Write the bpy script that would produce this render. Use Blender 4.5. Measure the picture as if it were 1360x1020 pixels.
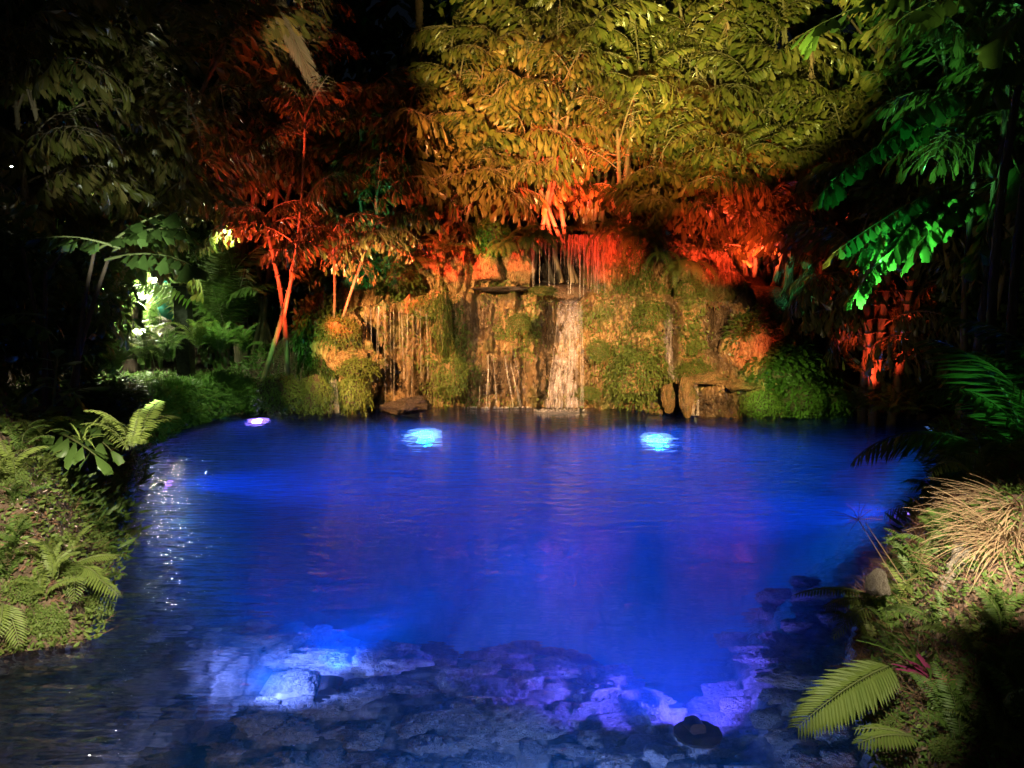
import bpy, math, random
import numpy as np
from mathutils import Vector, Matrix, Euler
SC = bpy.context.scene
for o in list(bpy.data.objects): bpy.data.objects.remove(o)
COL = SC.collection
RNG = np.random.default_rng(7)
random.seed(7)
R = math.radians
# ------------------------------------------------------------------ camera
CAMZ = 2.0; FPX = 990.0; PITCH = math.atan(110/990)
cam = bpy.data.cameras.new('camera'); co = bpy.data.objects.new('camera', cam); COL.objects.link(co)
cam.sensor_width = 36; cam.lens = 36*FPX/1360; cam.clip_start = .05; cam.clip_end = 500
co.location = (0, 0, CAMZ); co.rotation_euler = (R(90)-PITCH, 0, 0)
SC.camera = co
# ------------------------------------------------------------------ night sky and a weak moon
W = bpy.data.worlds.new("World"); SC.world = W; W.use_nodes = True
wn = W.node_tree.nodes; wl = W.node_tree.links
sky = wn.new('ShaderNodeTexSky'); sky.sky_type = 'NISHITA'; sky.sun_disc = False
sky.sun_elevation = R(35); sky.sun_rotation = R(200)
bg = wn['Background']; wl.new(sky.outputs[0], bg.inputs[0]); bg.inputs[1].default_value = 0.0003
sun = bpy.data.lights.new('moon', 'SUN'); so = bpy.data.objects.new('moon', sun); COL.objects.link(so)
sun.energy = 0.004; sun.angle = R(.5); sun.color = (1, .95, .88); so.rotation_euler = (R(55), 0, R(-20))
SC.view_settings.view_transform = 'Standard'; SC.view_settings.look = 'None'
SC.view_settings.gamma = 1; SC.view_settings.exposure = 1.6; SC.view_settings.use_curve_mapping = False
cy = SC.cycles
cy.max_bounces = 5; cy.diffuse_bounces = 2; cy.glossy_bounces = 3; cy.transmission_bounces = 4; cy.volume_bounces = 1
cy.transparent_max_bounces = 12; cy.caustics_reflective = False; cy.caustics_refractive = False
cy.use_denoising = True; cy.sample_clamp_indirect = 3.0; cy.use_adaptive_sampling = True; cy.adaptive_threshold = 0.02

# ------------------------------------------------------------------ picture <-> place
cp, sp_ = math.cos(PITCH), math.sin(PITCH)
def ray(px, py):
    u = (px-680)/FPX; v = (510-py)/FPX
    return Vector((u, cp+v*sp_, -sp_+v*cp))
def P(px, py, Y):
    r = ray(px, py); return Vector((0, 0, CAMZ))+r*(Y/r.y)
def G(px, py, z=0.0):
    r = ray(px, py); return Vector((0, 0, CAMZ))+r*((z-CAMZ)/r.z)

# ------------------------------------------------------------------ lights
def spot(px, py, Y, tpx, tpy, tY, power, color, angle, blend=.4, size=.06, loc=None, tgt=None, name='garden_or_fill_spot'):
    l = bpy.data.lights.new(name, 'SPOT'); o = bpy.data.objects.new(name, l); COL.objects.link(o)
    a = Vector(loc) if loc is not None else P(px, py, Y)
    b = Vector(tgt) if tgt is not None else P(tpx, tpy, tY)
    o.location = a; o.rotation_euler = (b-a).to_track_quat('-Z', 'Y').to_euler()
    l.energy = power; l.color = color; l.spot_size = R(angle); l.spot_blend = blend; l.shadow_soft_size = size
    return o
def point(loc, power, color, size=.08, name='lamp_light'):
    l = bpy.data.lights.new(name, 'POINT'); o = bpy.data.objects.new(name, l); COL.objects.link(o)
    o.location = loc; l.energy = power; l.color = color; l.shadow_soft_size = size
    return o
RED = (1, .075, .03); AMBER = (1, .50, .16); YEL = (1, .80, .22); WHT = (1, .93, .78); GRN = (.17, 1, .26); BLUE = (.0, .15, 1.0)
TEAL = (.1, 1, .45); VIO = (.28, .12, 1)
# warm floods without posts, out of the picture, that light the rock wall and the palms behind it
S = lambda loc, tgt, pw, col, ang, bl=.5, sz=.06: spot(0,0,0,0,0,0, pw, col, ang, bl, sz, loc=loc, tgt=tgt)
S((-4.5, 6.0, 3.4), P(610, 475, 13.9), 3500, (1,.50,.18), 32)
S((2.9, 4.2, 3.2), P(860, 480, 14.0), 3000, (1,.58,.22), 25, .8)
S((-1.0, 3.5, 3.6), P(720, 470, 14.0), 1100, (1,.72,.42), 25, .7)
S((-.9, 1.0, .8), P(760, 25, 16.5), 5600, (1,.80,.22), 24, .45, .1)
S((-2.4, 3.2, 4.0), P(690, 185, 16.0), 8000, (1, .33, .10), 20, .8, .08)
S((.5, 3.0, 4.2), P(880, 200, 16.0), 3000, (1, .36, .09), 16, .9, .08)
S((-.5, 1.0, .8), P(985, 20, 16.5), 5600, (.92,.92,.22), 22, .5, .1)
# white floods by the viewer's side that light the two near banks
S((-.9, 1.2, 3.0), G(65, 720, .7), 720, (1,.88,.62), 28, .5, .03)
S((-1.6, 3.2, 1.2), P(165, 318, 6.3), 420, (.92,1,.8), 17, .9, .03)
S((.9, 1.0, 2.7), P(1290, 735, 3.5), 850, (1,.82,.58), 17, .9, .03)
S((.5, 1.3, 2.5), P(1150, 925, 3.2), 150, (1,.92,.62), 17, .9, .03)
S((-1.5, 5.0, 3.2), P(430, 525, 12.7), 700, (.95,.85,.4), 10, .8)  # added yellow spot that brightens the fern clumps on the far left shore
S((2.6, 5.6, 1.6), P(1040, 535, 12.8), 300, (.8,.85,.3), 11, .8)
# red floods low on the banks, aimed over the rim, and red lamps tucked between the trunks
S((-5.6, 10.2, .9), P(725, 290, 16.0), 3000, RED, 17, .6)
S((-4.2, 10.8, .8), P(600, 330, 15.4), 1300, RED, 20, .6)
S((.6, 8.5, .4), P(805, 315, 15.3), 2200, RED, 15, .8)
S((2.2, 8.0, .4), P(965, 262, 15.6), 2300, RED, 19, .8)
S((4.9, 10.4, .7), P(920, 375, 14.4), 130, RED, 13, .8)
S((2.5, 9.5, .4), P(1010, 440, 13.8), 260, RED, 15, .8)
S(P(745, 320, 15.5), P(745, 200, 16.6), 420, RED, 100, .6)
S(P(850, 320, 15.4), P(870, 180, 16.6), 350, RED, 100, .6)
S(P(990, 380, 14.8), P(990, 240, 16.0), 260, RED, 110, .6)
S(P(366, 560, 10.8), P(374, 400, 13.0), 420, RED, 26, .8)
S(P(345, 470, 11.9), P(430, 310, 13.2), 650, RED, 44, .6)
S(P(330, 400, 11.8), P(340, 290, 12.8), 120, RED, 60, .6)
S(P(395, 240, 11.8), P(400, 150, 12.5), 50, RED, 50, .6)
S(P(1160, 530, 11.2), P(1170, 420, 12.4), 80, RED, 60, .6)
S(P(1140, 360, 13.0), P(1090, 375, 15.8), 60, RED, 30, .6)
# green lamps
S(P(1130, 470, 7.6), P(1195, 320, 8.4), 420, GRN, 36, .7)
S(P(1100, 430, 7.4), P(1170, 210, 8.6), 45, (.05, 1, .3), 40, .6)
S((3.6, 4.9, 2.0), P(1320, 590, 6.0), 12, GRN, 60, .7)
S(P(520, 470, 12.2), P(480, 240, 16.0), 150, TEAL, 36, .7)
S((-5.6, 9.0, .9), P(428, 450, 13.5), 260, (.3, 1, .25), 14, .7)
S(P(620, 360, 13.4), P(655, 320, 15.2), 60, (.3, 1, .2), 26, .7)
S(P(1085, 450, 11.8), P(1050, 370, 15.0), 70, TEAL, 20, .7)
S(P(1000, 500, 11.0), P(1040, 525, 12.8), 60, (.6, .9, .2), 50, .8)
# white-green lamp light on the left bank
S(P(120, 380, 12.0), P(240, 500, 13.4), 110, (.75, 1, .5), 70, .6)
S(P(300, 300, 12.2), P(300, 480, 13.6), 120, (.65, 1, .35), 80, .7)
S((-1.8, 6.5, 1.6), P(250, 520, 12.0), 60, (.5, 1, .55), 36, .8)  # added spot over the pool to make the fern hedge visible
# dim warm lamps aimed at the dark trees and the lamp that catches the overhead leaves
S((3.0, 4.0, 1.6), P(1190, -10, 6.4), 170, (.9,1,.35), 22, .6)
S((-1.0, 6.0, 2.0), P(400, 60, 13.0), 900, (1,.78,.5), 9, .6)  # added over the pool to brighten the hanging dry frond
S((-2.0, 6.0, 1.0), P(200, 180, 12.5), 8, (1,.85,.5), 50, .8)
S((2.0, 8.0, 1.0), P(1290, 420, 11.5), 14, (1,.8,.4), 50, .8)

# ------------------------------------------------------------------ noise
def _h(ix, iy, iz, seed):
    ix, iy, iz = [np.atleast_1d(np.asarray(q, np.uint64) if False else np.asarray(q).astype(np.int64)) for q in (ix, iy, iz)]
    n = (ix*374761393 + iy*668265263 + iz*2147483647 + seed*974634777) & 0xffffffff
    n = ((n ^ (n >> 13))*1274126177) & 0xffffffff
    n = ((n ^ (n >> 16))*1246822519) & 0xffffffff
    r = ((n ^ (n >> 15)) & 0xffffff)/float(0xffffff)
    return r
def noise(x, y, z=0, seed=0):
    x, y, z = np.broadcast_arrays(np.asarray(x, float), np.asarray(y, float), np.asarray(z, float))
    ix, iy, iz = np.floor(x).astype(np.int64), np.floor(y).astype(np.int64), np.floor(z).astype(np.int64)
    fx, fy, fz = x-ix, y-iy, z-iz
    fx = fx*fx*(3-2*fx); fy = fy*fy*(3-2*fy); fz = fz*fz*(3-2*fz)
    r = 0
    for a in (0, 1):
        wa = fx if a else 1-fx
        for b in (0, 1):
            wb = fy if b else 1-fy
            for c in (0, 1):
                wc = fz if c else 1-fz
                r = r + wa*wb*wc*_h(ix+a, iy+b, iz+c, seed)
    return r*2-1
def fbm(x, y, z=0, o=4, seed=0):
    r = 0; a = .5; f = 1.0
    for k in range(o):
        r = r + a*noise(np.asarray(x)*f, np.asarray(y)*f, np.asarray(z)*f, seed+k*17); a *= .5; f *= 2.03
    return r

# ------------------------------------------------------------------ mesh helpers
def mesh_from(name, V, F, mats=(), mi=None, smooth=True, attrs=None):
    """V (n,3); F list of lists, or arrays of equal-sized faces [(k,3|4) ...]"""
    me = bpy.data.meshes.new(name)
    V = np.asarray(V, np.float32).reshape(-1, 3)
    if isinstance(F, np.ndarray): F = [F]
    arrs = [np.asarray(f, np.int32) for f in F if len(f)]
    tot = sum(len(a) for a in arrs)
    me.vertices.add(len(V)); me.vertices.foreach_set('co', V.ravel())
    loops = np.concatenate([a.ravel() for a in arrs]); me.loops.add(len(loops)); me.loops.foreach_set('vertex_index', loops)
    cnt = np.concatenate([np.full(len(a), a.shape[1], np.int32) for a in arrs])
    st = np.concatenate([[0], np.cumsum(cnt)[:-1]]).astype(np.int32)
    me.polygons.add(tot); me.polygons.foreach_set('loop_start', st); me.polygons.foreach_set('loop_total', cnt)
    if mi is not None: me.polygons.foreach_set('material_index', np.asarray(mi, np.int32))
    me.polygons.foreach_set('use_smooth', np.full(tot, smooth, bool))
    me.update(calc_edges=True)
    for m in mats: me.materials.append(m)
    if attrs:
        for k, v in attrs.items():
            a = me.attributes.new(k, 'FLOAT', 'POINT'); a.data.foreach_set('value', np.asarray(v, np.float32))
    return me
class Geo:
    def __init__(s): s.V = []; s.F3 = []; s.F4 = []; s.m3 = []; s.m4 = []; s.n = 0
    def add(s, V, F, m=0):
        V = np.asarray(V, float).reshape(-1, 3); F = np.asarray(F, int)
        if F.shape[1] == 3: s.F3.append(F+s.n); s.m3.append(np.full(len(F), m))
        else: s.F4.append(F+s.n); s.m4.append(np.full(len(F), m))
        s.V.append(V); s.n += len(V)
    def inst(s, T, p, d, nrm, sc, m=0, wsc=None):
        """copies of a template T=(V,F) (x across, y along, z normal) at p with direction d, normal hint nrm, scale sc"""
        TV, TF = T; p = np.asarray(p, float).reshape(-1, 3); n = len(p)
        if n == 0: return
        d = np.asarray(d, float).reshape(-1, 3); d = d/np.maximum(np.linalg.norm(d, axis=1, keepdims=True), 1e-9)
        nrm = np.broadcast_to(np.asarray(nrm, float), d.shape)
        x = np.cross(d, nrm); x /= np.maximum(np.linalg.norm(x, axis=1, keepdims=True), 1e-6)
        z = np.cross(x, d)
        sc = np.broadcast_to(np.asarray(sc, float), (n,)).reshape(-1, 1, 1)
        wsc = sc if wsc is None else np.broadcast_to(np.asarray(wsc, float), (n,)).reshape(-1, 1, 1)
        TVb = TV[None]
        V = p[:, None]+TVb[..., 0:1]*wsc*x[:, None]+TVb[..., 1:2]*sc*d[:, None]+TVb[..., 2:3]*sc*z[:, None]
        F = (TF[None]+(np.arange(n)*len(TV))[:, None, None]).reshape(-1, TF.shape[1])
        s.add(V.reshape(-1, 3), F, m)
    def tube(s, pts, r, k=5, m=0):
        pts = np.asarray(pts, float); n = len(pts); r = np.broadcast_to(np.asarray(r, float), (n,))
        t = np.gradient(pts, axis=0); t /= np.maximum(np.linalg.norm(t, axis=1, keepdims=True), 1e-9)
        up = np.array([0, 0, 1.]) if abs(t[0, 2]) < .9 else np.array([1., 0, 0])
        x = np.cross(t, up); x /= np.maximum(np.linalg.norm(x, axis=1, keepdims=True), 1e-6); y = np.cross(x, t)
        a = np.arange(k)*2*math.pi/k
        V = pts[:, None]+r[:, None, None]*(np.cos(a)[None, :, None]*x[:, None]+np.sin(a)[None, :, None]*y[:, None])
        i = np.arange(n-1)[:, None]*k; j = np.arange(k)[None]; j2 = (j+1) % k
        F = np.stack([i+j, i+j2, i+k+j2, i+k+j], -1).reshape(-1, 4)
        s.add(V.reshape(-1, 3), F, m)
        s.add(V[-1].reshape(-1, 3), np.array([[0, q, q+1] for q in range(1, k-1)]), m)
        s.add(V[0].reshape(-1, 3), np.array([[0, q+1, q] for q in range(1, k-1)]), m)
    def mesh(s, name, mats, smooth=True, attrs=None):
        F = []; mi = []
        if s.F3: F.append(np.concatenate(s.F3)); mi.append(np.concatenate(s.m3))
        if s.F4: F.append(np.concatenate(s.F4)); mi.append(np.concatenate(s.m4))
        return mesh_from(name, np.concatenate(s.V), F, mats, np.concatenate(mi), smooth, attrs)
def link(name, data, parent=None, loc=None, mat=None, **props):
    o = bpy.data.objects.new(name, data); COL.objects.link(o)
    if parent is not None: o.parent = parent
    if mat is not None: o.matrix_local = mat
    elif loc is not None: o.location = loc
    for k, v in props.items(): o[k] = v
    return o
def thing(name, label, cat, loc, group=None, rz=0):
    o = bpy.data.objects.new(name, None); COL.objects.link(o); o.location = loc; o.rotation_euler = (0, 0, rz)
    o['label'] = label; o['category'] = cat
    if group: o['group'] = group
    o.empty_display_size = .1
    return o
def frame(p, d, up=(0, 0, 1), sc=1.0, roll=0.0):
    """matrix whose +X points along d, +Z nearest up"""
    x = Vector(d).normalized(); u = Vector(up)
    if abs(x.dot(u)) > .995: u = Vector((0, 1, 0))
    y = u.cross(x).normalized(); z = x.cross(y)
    M = Matrix((x, y, z)).transposed().to_4x4() @ Matrix.Rotation(roll, 4, 'X')
    return Matrix.Translation(Vector(p)) @ M @ Matrix.Scale(sc, 4)

# ------------------------------------------------------------------ materials
class NT:
    def __init__(s, name):
        s.m = bpy.data.materials.new(name); s.m.use_nodes = True; s.t = s.m.node_tree; s.t.nodes.clear()
        s.out = s.n('OutputMaterial')
    def n(s, ty, **k):
        nd = s.t.nodes.new('ShaderNode'+ty)
        for a, b in k.items(): setattr(nd, a, b)
        return nd
    def l(s, a, b): s.t.links.new(a, b)
    def set(s, nd, **k):
        for a, b in k.items(): nd.inputs[a.replace('_', ' ')].default_value = b
        return nd
    def noise(s, scale, detail=4, vec=None, rough=.6):
        nd = s.n('TexNoise'); nd.inputs['Scale'].default_value = scale; nd.inputs['Detail'].default_value = detail; nd.inputs['Roughness'].default_value = rough
        if vec: s.l(vec, nd.inputs['Vector'])
        return nd
    def ramp(s, fac, stops):
        r = s.n('ValToRGB'); e = r.color_ramp.elements
        while len(e) < len(stops): e.new(.5)
        for i, (p, c) in enumerate(stops): e[i].position = p; e[i].color = (c[0], c[1], c[2], 1)
        s.l(fac, r.inputs[0]); return r
    def mix(s, f, a, b):
        m = s.n('Mix', data_type='RGBA')
        for i, v in ((0, f), (6, a), (7, b)):
            if hasattr(v, 'links'): s.l(v, m.inputs[i])
            elif i == 0: m.inputs[0].default_value = v
            else: m.inputs[i].default_value = (*v, 1)
        return m.outputs[2]
    def coord(s, sc=(1, 1, 1)):
        t = s.n('TexCoord'); mp = s.n('Mapping'); mp.inputs['Scale'].default_value = sc; s.l(t.outputs['Object'], mp.inputs[0]); return mp.outputs[0]
    def bump(s, h, strength, dist):
        b = s.n('Bump'); b.inputs['Strength'].default_value = strength; b.inputs['Distance'].default_value = dist; s.l(h, b.inputs['Height']); return b.outputs[0]
def leaf_mat(name, cols, rough=.42, trans=.3, spec=.4):
    s = NT(name); g = s.n('NewGeometry'); oi = s.n('ObjectInfo')
    ad = s.n('Math', operation='MULTIPLY_ADD'); s.l(oi.outputs['Random'], ad.inputs[0]); ad.inputs[1].default_value = .35; s.l(g.outputs['Random Per Island'], ad.inputs[2])
    fr = s.n('Math', operation='FRACT'); s.l(ad.outputs[0], fr.inputs[0])
    k = len(cols); r = s.ramp(fr.outputs[0], [(i/(k-1), c) for i, c in enumerate(cols)])
    nz = s.noise(9, 3, s.coord()); mu = s.mix(nz.outputs[0], r.outputs[0], cols[0])
    p = s.n('BsdfPrincipled'); s.l(mu, p.inputs['Base Color']); p.inputs['Roughness'].default_value = rough; p.inputs['Specular IOR Level'].default_value = spec
    tr = s.n('BsdfTranslucent'); s.l(mu, tr.inputs[0]); mx = s.n('MixShader'); mx.inputs[0].default_value = trans
    s.l(p.outputs[0], mx.inputs[1]); s.l(tr.outputs[0], mx.inputs[2]); s.l(mx.outputs[0], s.out.inputs[0]); return s.m
def plain_mat(name, c1, c2, scale=6, rough=.8, bump=.4, dist=.02, stretch=(1, 1, 1), metal=0):
    s = NT(name); v = s.coord(stretch); nz = s.noise(scale, 5, v); r = s.ramp(nz.outputs[0], [(.3, c1), (.7, c2)])
    p = s.n('BsdfPrincipled'); s.l(r.outputs[0], p.inputs['Base Color']); p.inputs['Roughness'].default_value = rough; p.inputs['Metallic'].default_value = metal
    n2 = s.noise(scale*3, 5, v); s.l(s.bump(n2.outputs[0], bump, dist), p.inputs['Normal']); s.l(p.outputs[0], s.out.inputs[0]); return s.m
def emit_mat(name, c, st):
    s = NT(name); e = s.n('Emission'); e.inputs[0].default_value = (*c, 1); e.inputs[1].default_value = st; s.l(e.outputs[0], s.out.inputs[0]); return s.m

M_PALM = leaf_mat('fishtail_leaf', [(.09, .11, .02), (.22, .21, .05), (.46, .36, .13), (.13, .14, .03), (.36, .24, .09), (.06, .08, .02), (.26, .23, .06)], .30, .18, .7)
M_PALMD = leaf_mat('near_fishtail_leaf', [(.09, .17, .04), (.13, .22, .05), (.10, .19, .04)], .33, .25, .5)
M_FERN = leaf_mat('fern_leaf', [(.09, .17, .03), (.14, .22, .05), (.07, .13, .03)], .5, .3)
M_FERNY = leaf_mat('yellowish_fern_leaf', [(.17, .24, .05), (.22, .27, .07), (.14, .2, .05)], .5, .3)
M_MAID = leaf_mat('maidenhair_leaf', [(.14, .22, .045), (.20, .27, .06), (.11, .17, .04), (.22, .20, .07)], .55, .35)
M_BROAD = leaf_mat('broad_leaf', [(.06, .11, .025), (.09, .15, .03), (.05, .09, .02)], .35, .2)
M_DRY = leaf_mat('dry_leaf', [(.36, .26, .15), (.45, .34, .2), (.28, .19, .1)], .65, .25)
M_PURP = leaf_mat('purple_leaf', [(.25, .03, .12), (.32, .05, .14)], .4, .2)
M_STEM = plain_mat('palm_stem', (.17, .13, .07), (.28, .23, .13), 8, .7, .3, .01)
M_GSTEM = plain_mat('green_stem', (.10, .13, .04), (.17, .2, .07), 8, .6, .2, .005)
M_BARK = plain_mat('bark', (.05, .035, .025), (.14, .10, .07), 9, .9, .6, .03, (1, 1, .3))
M_METAL = plain_mat('dark_metal', (.02, .02, .02), (.05, .05, .05), 20, .4, .1, .002, metal=.8)
# ================================================================== the pool basin, the ground and the water
SH = [(-9.0, 1.0), (-5.2, 2.6)]
for q in [(0,872),(60,862),(120,850),(150,760),(168,660),(190,600),(240,568),(300,552),(345,547),(430,550),(500,547),(560,541),(620,538),(700,538),(790,540),(890,546),(940,552),(1010,552),(1100,551),(1180,553),(1240,558),(1262,600),(1250,650),(1205,715),(1150,790),(1128,850),(1145,930),(1165,1020)]:
    g = G(*q); SH.append((g.x, g.y))
SH += [(1.7, 1.8), (1.9, .4), (0, -.6), (-6, -.4)]
SH = np.array(SH)
def shore_sd(x, y):
    """signed distance to the waterline: negative in the pool"""
    x = np.asarray(x, float); y = np.asarray(y, float); best = np.full(x.shape, 1e9); inside = np.zeros(x.shape, bool)
    for i in range(len(SH)):
        a = SH[i]; b = SH[(i+1) % len(SH)]; e = b-a; L = e@e
        t = np.clip(((x-a[0])*e[0]+(y-a[1])*e[1])/L, 0, 1)
        best = np.minimum(best, np.hypot(x-a[0]-t*e[0], y-a[1]-t*e[1]))
        c = ((a[1] > y) != (b[1] > y)) & (x < (b[0]-a[0])*(y-a[1])/((b[1]-a[1]) or 1e-9)+a[0]); inside ^= c
    return np.where(inside, -best, best)
def sst(a, b, v): t = np.clip((np.asarray(v, float)-a)/(b-a), 0, 1); return t*t*(3-2*t)
def gauss(x, y, cx, cy, rx, ry): return np.exp(-(((x-cx)/rx)**2+((y-cy)/ry)**2))
LM = G(70, 690, .75); RM = G(1270, 790, .6)
def ground_z(x, y):
    x = np.asarray(x, float); y = np.asarray(y, float); d = shore_sd(x, y)
    # land
    land = .10*sst(0, .25, d)+.28*sst(.1, 1.4, d)+.22*sst(1, 5, d)
    back = sst(12.5, 15.0, y)*sst(-6.0, -3.0, x)*(1-sst(5.2, 6.5, x))
    land = land+back*sst(.6, 1.4, d)*1.9+back*sst(2.0, 6, d)*.8
    land = land+sst(0, .6, d)*1.2*gauss(x, y, -3.3, 4.7, 1.1, 1.2)+sst(0, .5, d)*.78*gauss(x, y, 2.75, 3.6, 1.1, 1.5)
    land = land+sst(0, 1.2, d)*.3*gauss(x, y, 4.5, 6.0, 1.5, 1.5)
    land = land+.09*sst(.0, .25, d)*(fbm(x*4.5, y*4.5, 0, 5, 13)+.5*np.abs(noise(x*9, y*9, 0, 14)))*(1-sst(7, 9, y))
    land = land+.10*fbm(x*1.3, y*1.3, 0, 4, 3)*sst(.1, 1, d)+.045*fbm(x*7, y*7, 0, 3, 5)*sst(-.1, .4, d)
    # basin: shallow shelf near the viewer with a drop, deep middle
    e = -d
    edge = 4.7+.15*noise(x*.9, 2.2, 0, 9)-2.0*gauss(x, 0*y, 1.25, 0, .42, 1)+.1*gauss(x, 0*y, -.6, 0, .7, 1)
    edge = edge+.15*noise(x*2.3, y*1.2, 0, 19)
    shelf = 1-sst(edge-.3, edge+1.9, y)
    right = 1-sst(.15, .75, e+.12*noise(x*1.5, y*1.5, 0, 4)); right = right*sst(0, 1.0, x)
    deep = .12+2.6*sst(.0, 1.9, e)
    dsh = .22+.30*sst(0, 1.6, e)+.05*fbm(x*2, y*2, 0, 3, 8)
    dep = deep*(1-shelf)+dsh*shelf
    dep = dep*(1-right*.8)+.25*right*.8
    # a dark channel on the left
    dep = dep+.5*gauss(x-.25*(y-3.6), 0*y, -1.75, 0, .16, 1)*sst(2.4, 3.0, y)*sst(.2, .6, e)
    floor = -dep+.03*fbm(x*5, y*5, 0, 4, 21)*sst(0, .3, e)
    return np.where(d > 0, land, np.minimum(floor, -.03*np.minimum(1, e*20)))
def graded(lo, hi, n, c, w):
    t = np.linspace(lo, hi, 4001); dens = 1/(1+np.abs(t-c)/w)**1.2; cs = np.cumsum(dens); cs = (cs-cs[0])/(cs[-1]-cs[0])
    return np.interp(np.linspace(0, 1, n), cs, t)
gx = graded(-45, 45, 520, 0, 5); gy = graded(-6, 90, 560, 4, 3.0)
X, Y = np.meshgrid(gx, gy); D = shore_sd(X, Y); Z = ground_z(X, Y)
ni, nj = X.shape
def zg(x, y):
    i = min(max(int(np.searchsorted(gx, x))-1, 0), len(gx)-2); j = min(max(int(np.searchsorted(gy, y))-1, 0), len(gy)-2)
    u_ = (x-gx[i])/(gx[i+1]-gx[i]); v_ = (y-gy[j])/(gy[j+1]-gy[j])
    return float((Z[j, i]*(1-u_)+Z[j, i+1]*u_)*(1-v_)+(Z[j+1, i]*(1-u_)+Z[j+1, i+1]*u_)*v_)
ii, jj = np.meshgrid(np.arange(ni-1), np.arange(nj-1), indexing='ij'); a = (ii*nj+jj).ravel()
F = np.stack([a, a+1, a+nj+1, a+nj], 1); dc = D.ravel()[F].mean(1)
V = np.stack([X, Y, Z], -1).reshape(-1, 3)
def sub(F, V):
    u, inv = np.unique(F, return_inverse=True); return V[u], inv.reshape(F.shape)
s = NT('soil'); v = s.coord(); n1 = s.noise(3, 6, v); n2 = s.noise(22, 5, v)
vo = s.n('TexVoronoi'); vo.inputs['Scale'].default_value = 30; s.l(v, vo.inputs[0])
c = s.ramp(n1.outputs[0], [(.3, (.035, .022, .014)), (.5, (.10, .06, .035)), (.62, (.17, .11, .07)), (.75, (.06, .07, .025))])
c2 = s.ramp(n2.outputs[0], [(.35, (.04, .028, .018)), (.6, (.2, .14, .1)), (.72, (.42, .33, .27))])
cc = s.mix(.45, c.outputs[0], c2.outputs[0])
p = s.n('BsdfPrincipled'); p.inputs['Roughness'].default_value = .9; s.l(cc, p.inputs['Base Color'])
hm = s.n('Math', operation='ADD'); s.l(n2.outputs[0], hm.inputs[0]); s.l(vo.outputs['Distance'], hm.inputs[1])
s.l(s.bump(hm.outputs[0], .8, .03), p.inputs['Normal']); s.l(p.outputs[0], s.out.inputs[0]); M_SOIL = s.m
s = NT('wet_pool_rock'); v = s.coord(); n1 = s.noise(2.2, 6, v); n2 = s.noise(9, 6, v); vo = s.n('TexVoronoi', feature='DISTANCE_TO_EDGE'); vo.inputs['Scale'].default_value = 3.2
wv = s.mix(.25, (0, 0, 0), (0, 0, 0)); mv = s.n('Mix', data_type='VECTOR'); mv.inputs[0].default_value = .12; s.l(v, mv.inputs[4]); s.l(n1.outputs['Color'], mv.inputs[5]); s.l(mv.outputs[1], vo.inputs[0])
c = s.ramp(n2.outputs[0], [(.3, (.05, .045, .035)), (.5, (.20, .18, .14)), (.7, (.42, .38, .31))])
ck = s.ramp(vo.outputs['Distance'], [(0, (.12, .12, .12)), (.08, (1, 1, 1))]); mu = s.n('Mix', data_type='RGBA', blend_type='MULTIPLY'); mu.inputs[0].default_value = .8
s.l(c.outputs[0], mu.inputs[6]); s.l(ck.outputs[0], mu.inputs[7])
p = s.n('BsdfPrincipled'); p.inputs['Roughness'].default_value = .6; s.l(mu.outputs[2], p.inputs['Base Color']); s.l(s.bump(n2.outputs[0], .7, .05), p.inputs['Normal']); s.l(p.outputs[0], s.out.inputs[0]); M_POOL = s.m
for nm, sel, m in (('ground', dc > 0, M_SOIL), ('pool_floor', dc <= 0, M_POOL)):
    v2, f2 = sub(F[sel], V); o = link(nm, mesh_from(nm, v2, f2, [m]), kind='structure')
POOL = o
# water body: a closed block whose top is the pool's surface
s = NT('pool_water')
vv = s.coord((1, 1, 1)); w1 = s.noise(2.2, 3, s.coord((.7, 1.5, 1)), .55); w2 = s.noise(5.5, 2, s.coord((.55, 1.7, 1)), .5); w3 = s.noise(22, 2, vv)
m1 = s.n('Math', operation='MULTIPLY_ADD'); s.l(w2.outputs[0], m1.inputs[0]); m1.inputs[1].default_value = 1.0; s.l(w1.outputs[0], m1.inputs[2])
m2 = s.n('Math', operation='MULTIPLY_ADD'); s.l(w3.outputs[0], m2.inputs[0]); m2.inputs[1].default_value = .05; s.l(m1.outputs[0], m2.inputs[2])
sx = s.n('SeparateXYZ'); s.l(vv, sx.inputs[0])
ra = s.n('MapRange'); s.l(sx.outputs['Y'], ra.inputs[0]); ra.inputs[1].default_value = 6; ra.inputs[2].default_value = 11.5; ra.inputs[3].default_value = .09; ra.inputs[4].default_value = 1.3
rb_ = s.n('MapRange'); s.l(sx.outputs['X'], rb_.inputs[0]); rb_.inputs[1].default_value = -2.4; rb_.inputs[2].default_value = -1.2; rb_.inputs[3].default_value = 1.1; rb_.inputs[4].default_value = 0.0
mxx = s.n('Math', operation='MAXIMUM'); s.l(ra.outputs[0], mxx.inputs[0]); s.l(rb_.outputs[0], mxx.inputs[1])
m3 = s.n('Math', operation='MULTIPLY'); s.l(m2.outputs[0], m3.inputs[0]); s.l(mxx.outputs[0], m3.inputs[1])
bp = s.bump(m3.outputs[0], 1.0, .075)
p = s.n('BsdfGlass'); p.inputs['IOR'].default_value = 1.23; p.inputs['Roughness'].default_value = .015; p.inputs['Color'].default_value = (1, 1, 1, 1); s.l(bp, p.inputs['Normal'])
vs = s.n('VolumeScatter'); vs.inputs['Density'].default_value = .22; vs.inputs['Color'].default_value = (.10, .6, 1, 1); vs.inputs['Anisotropy'].default_value = .25
va = s.n('VolumeAbsorption'); va.inputs['Density'].default_value = .22; va.inputs['Color'].default_value = (.0, .6, .96, 1)
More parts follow.
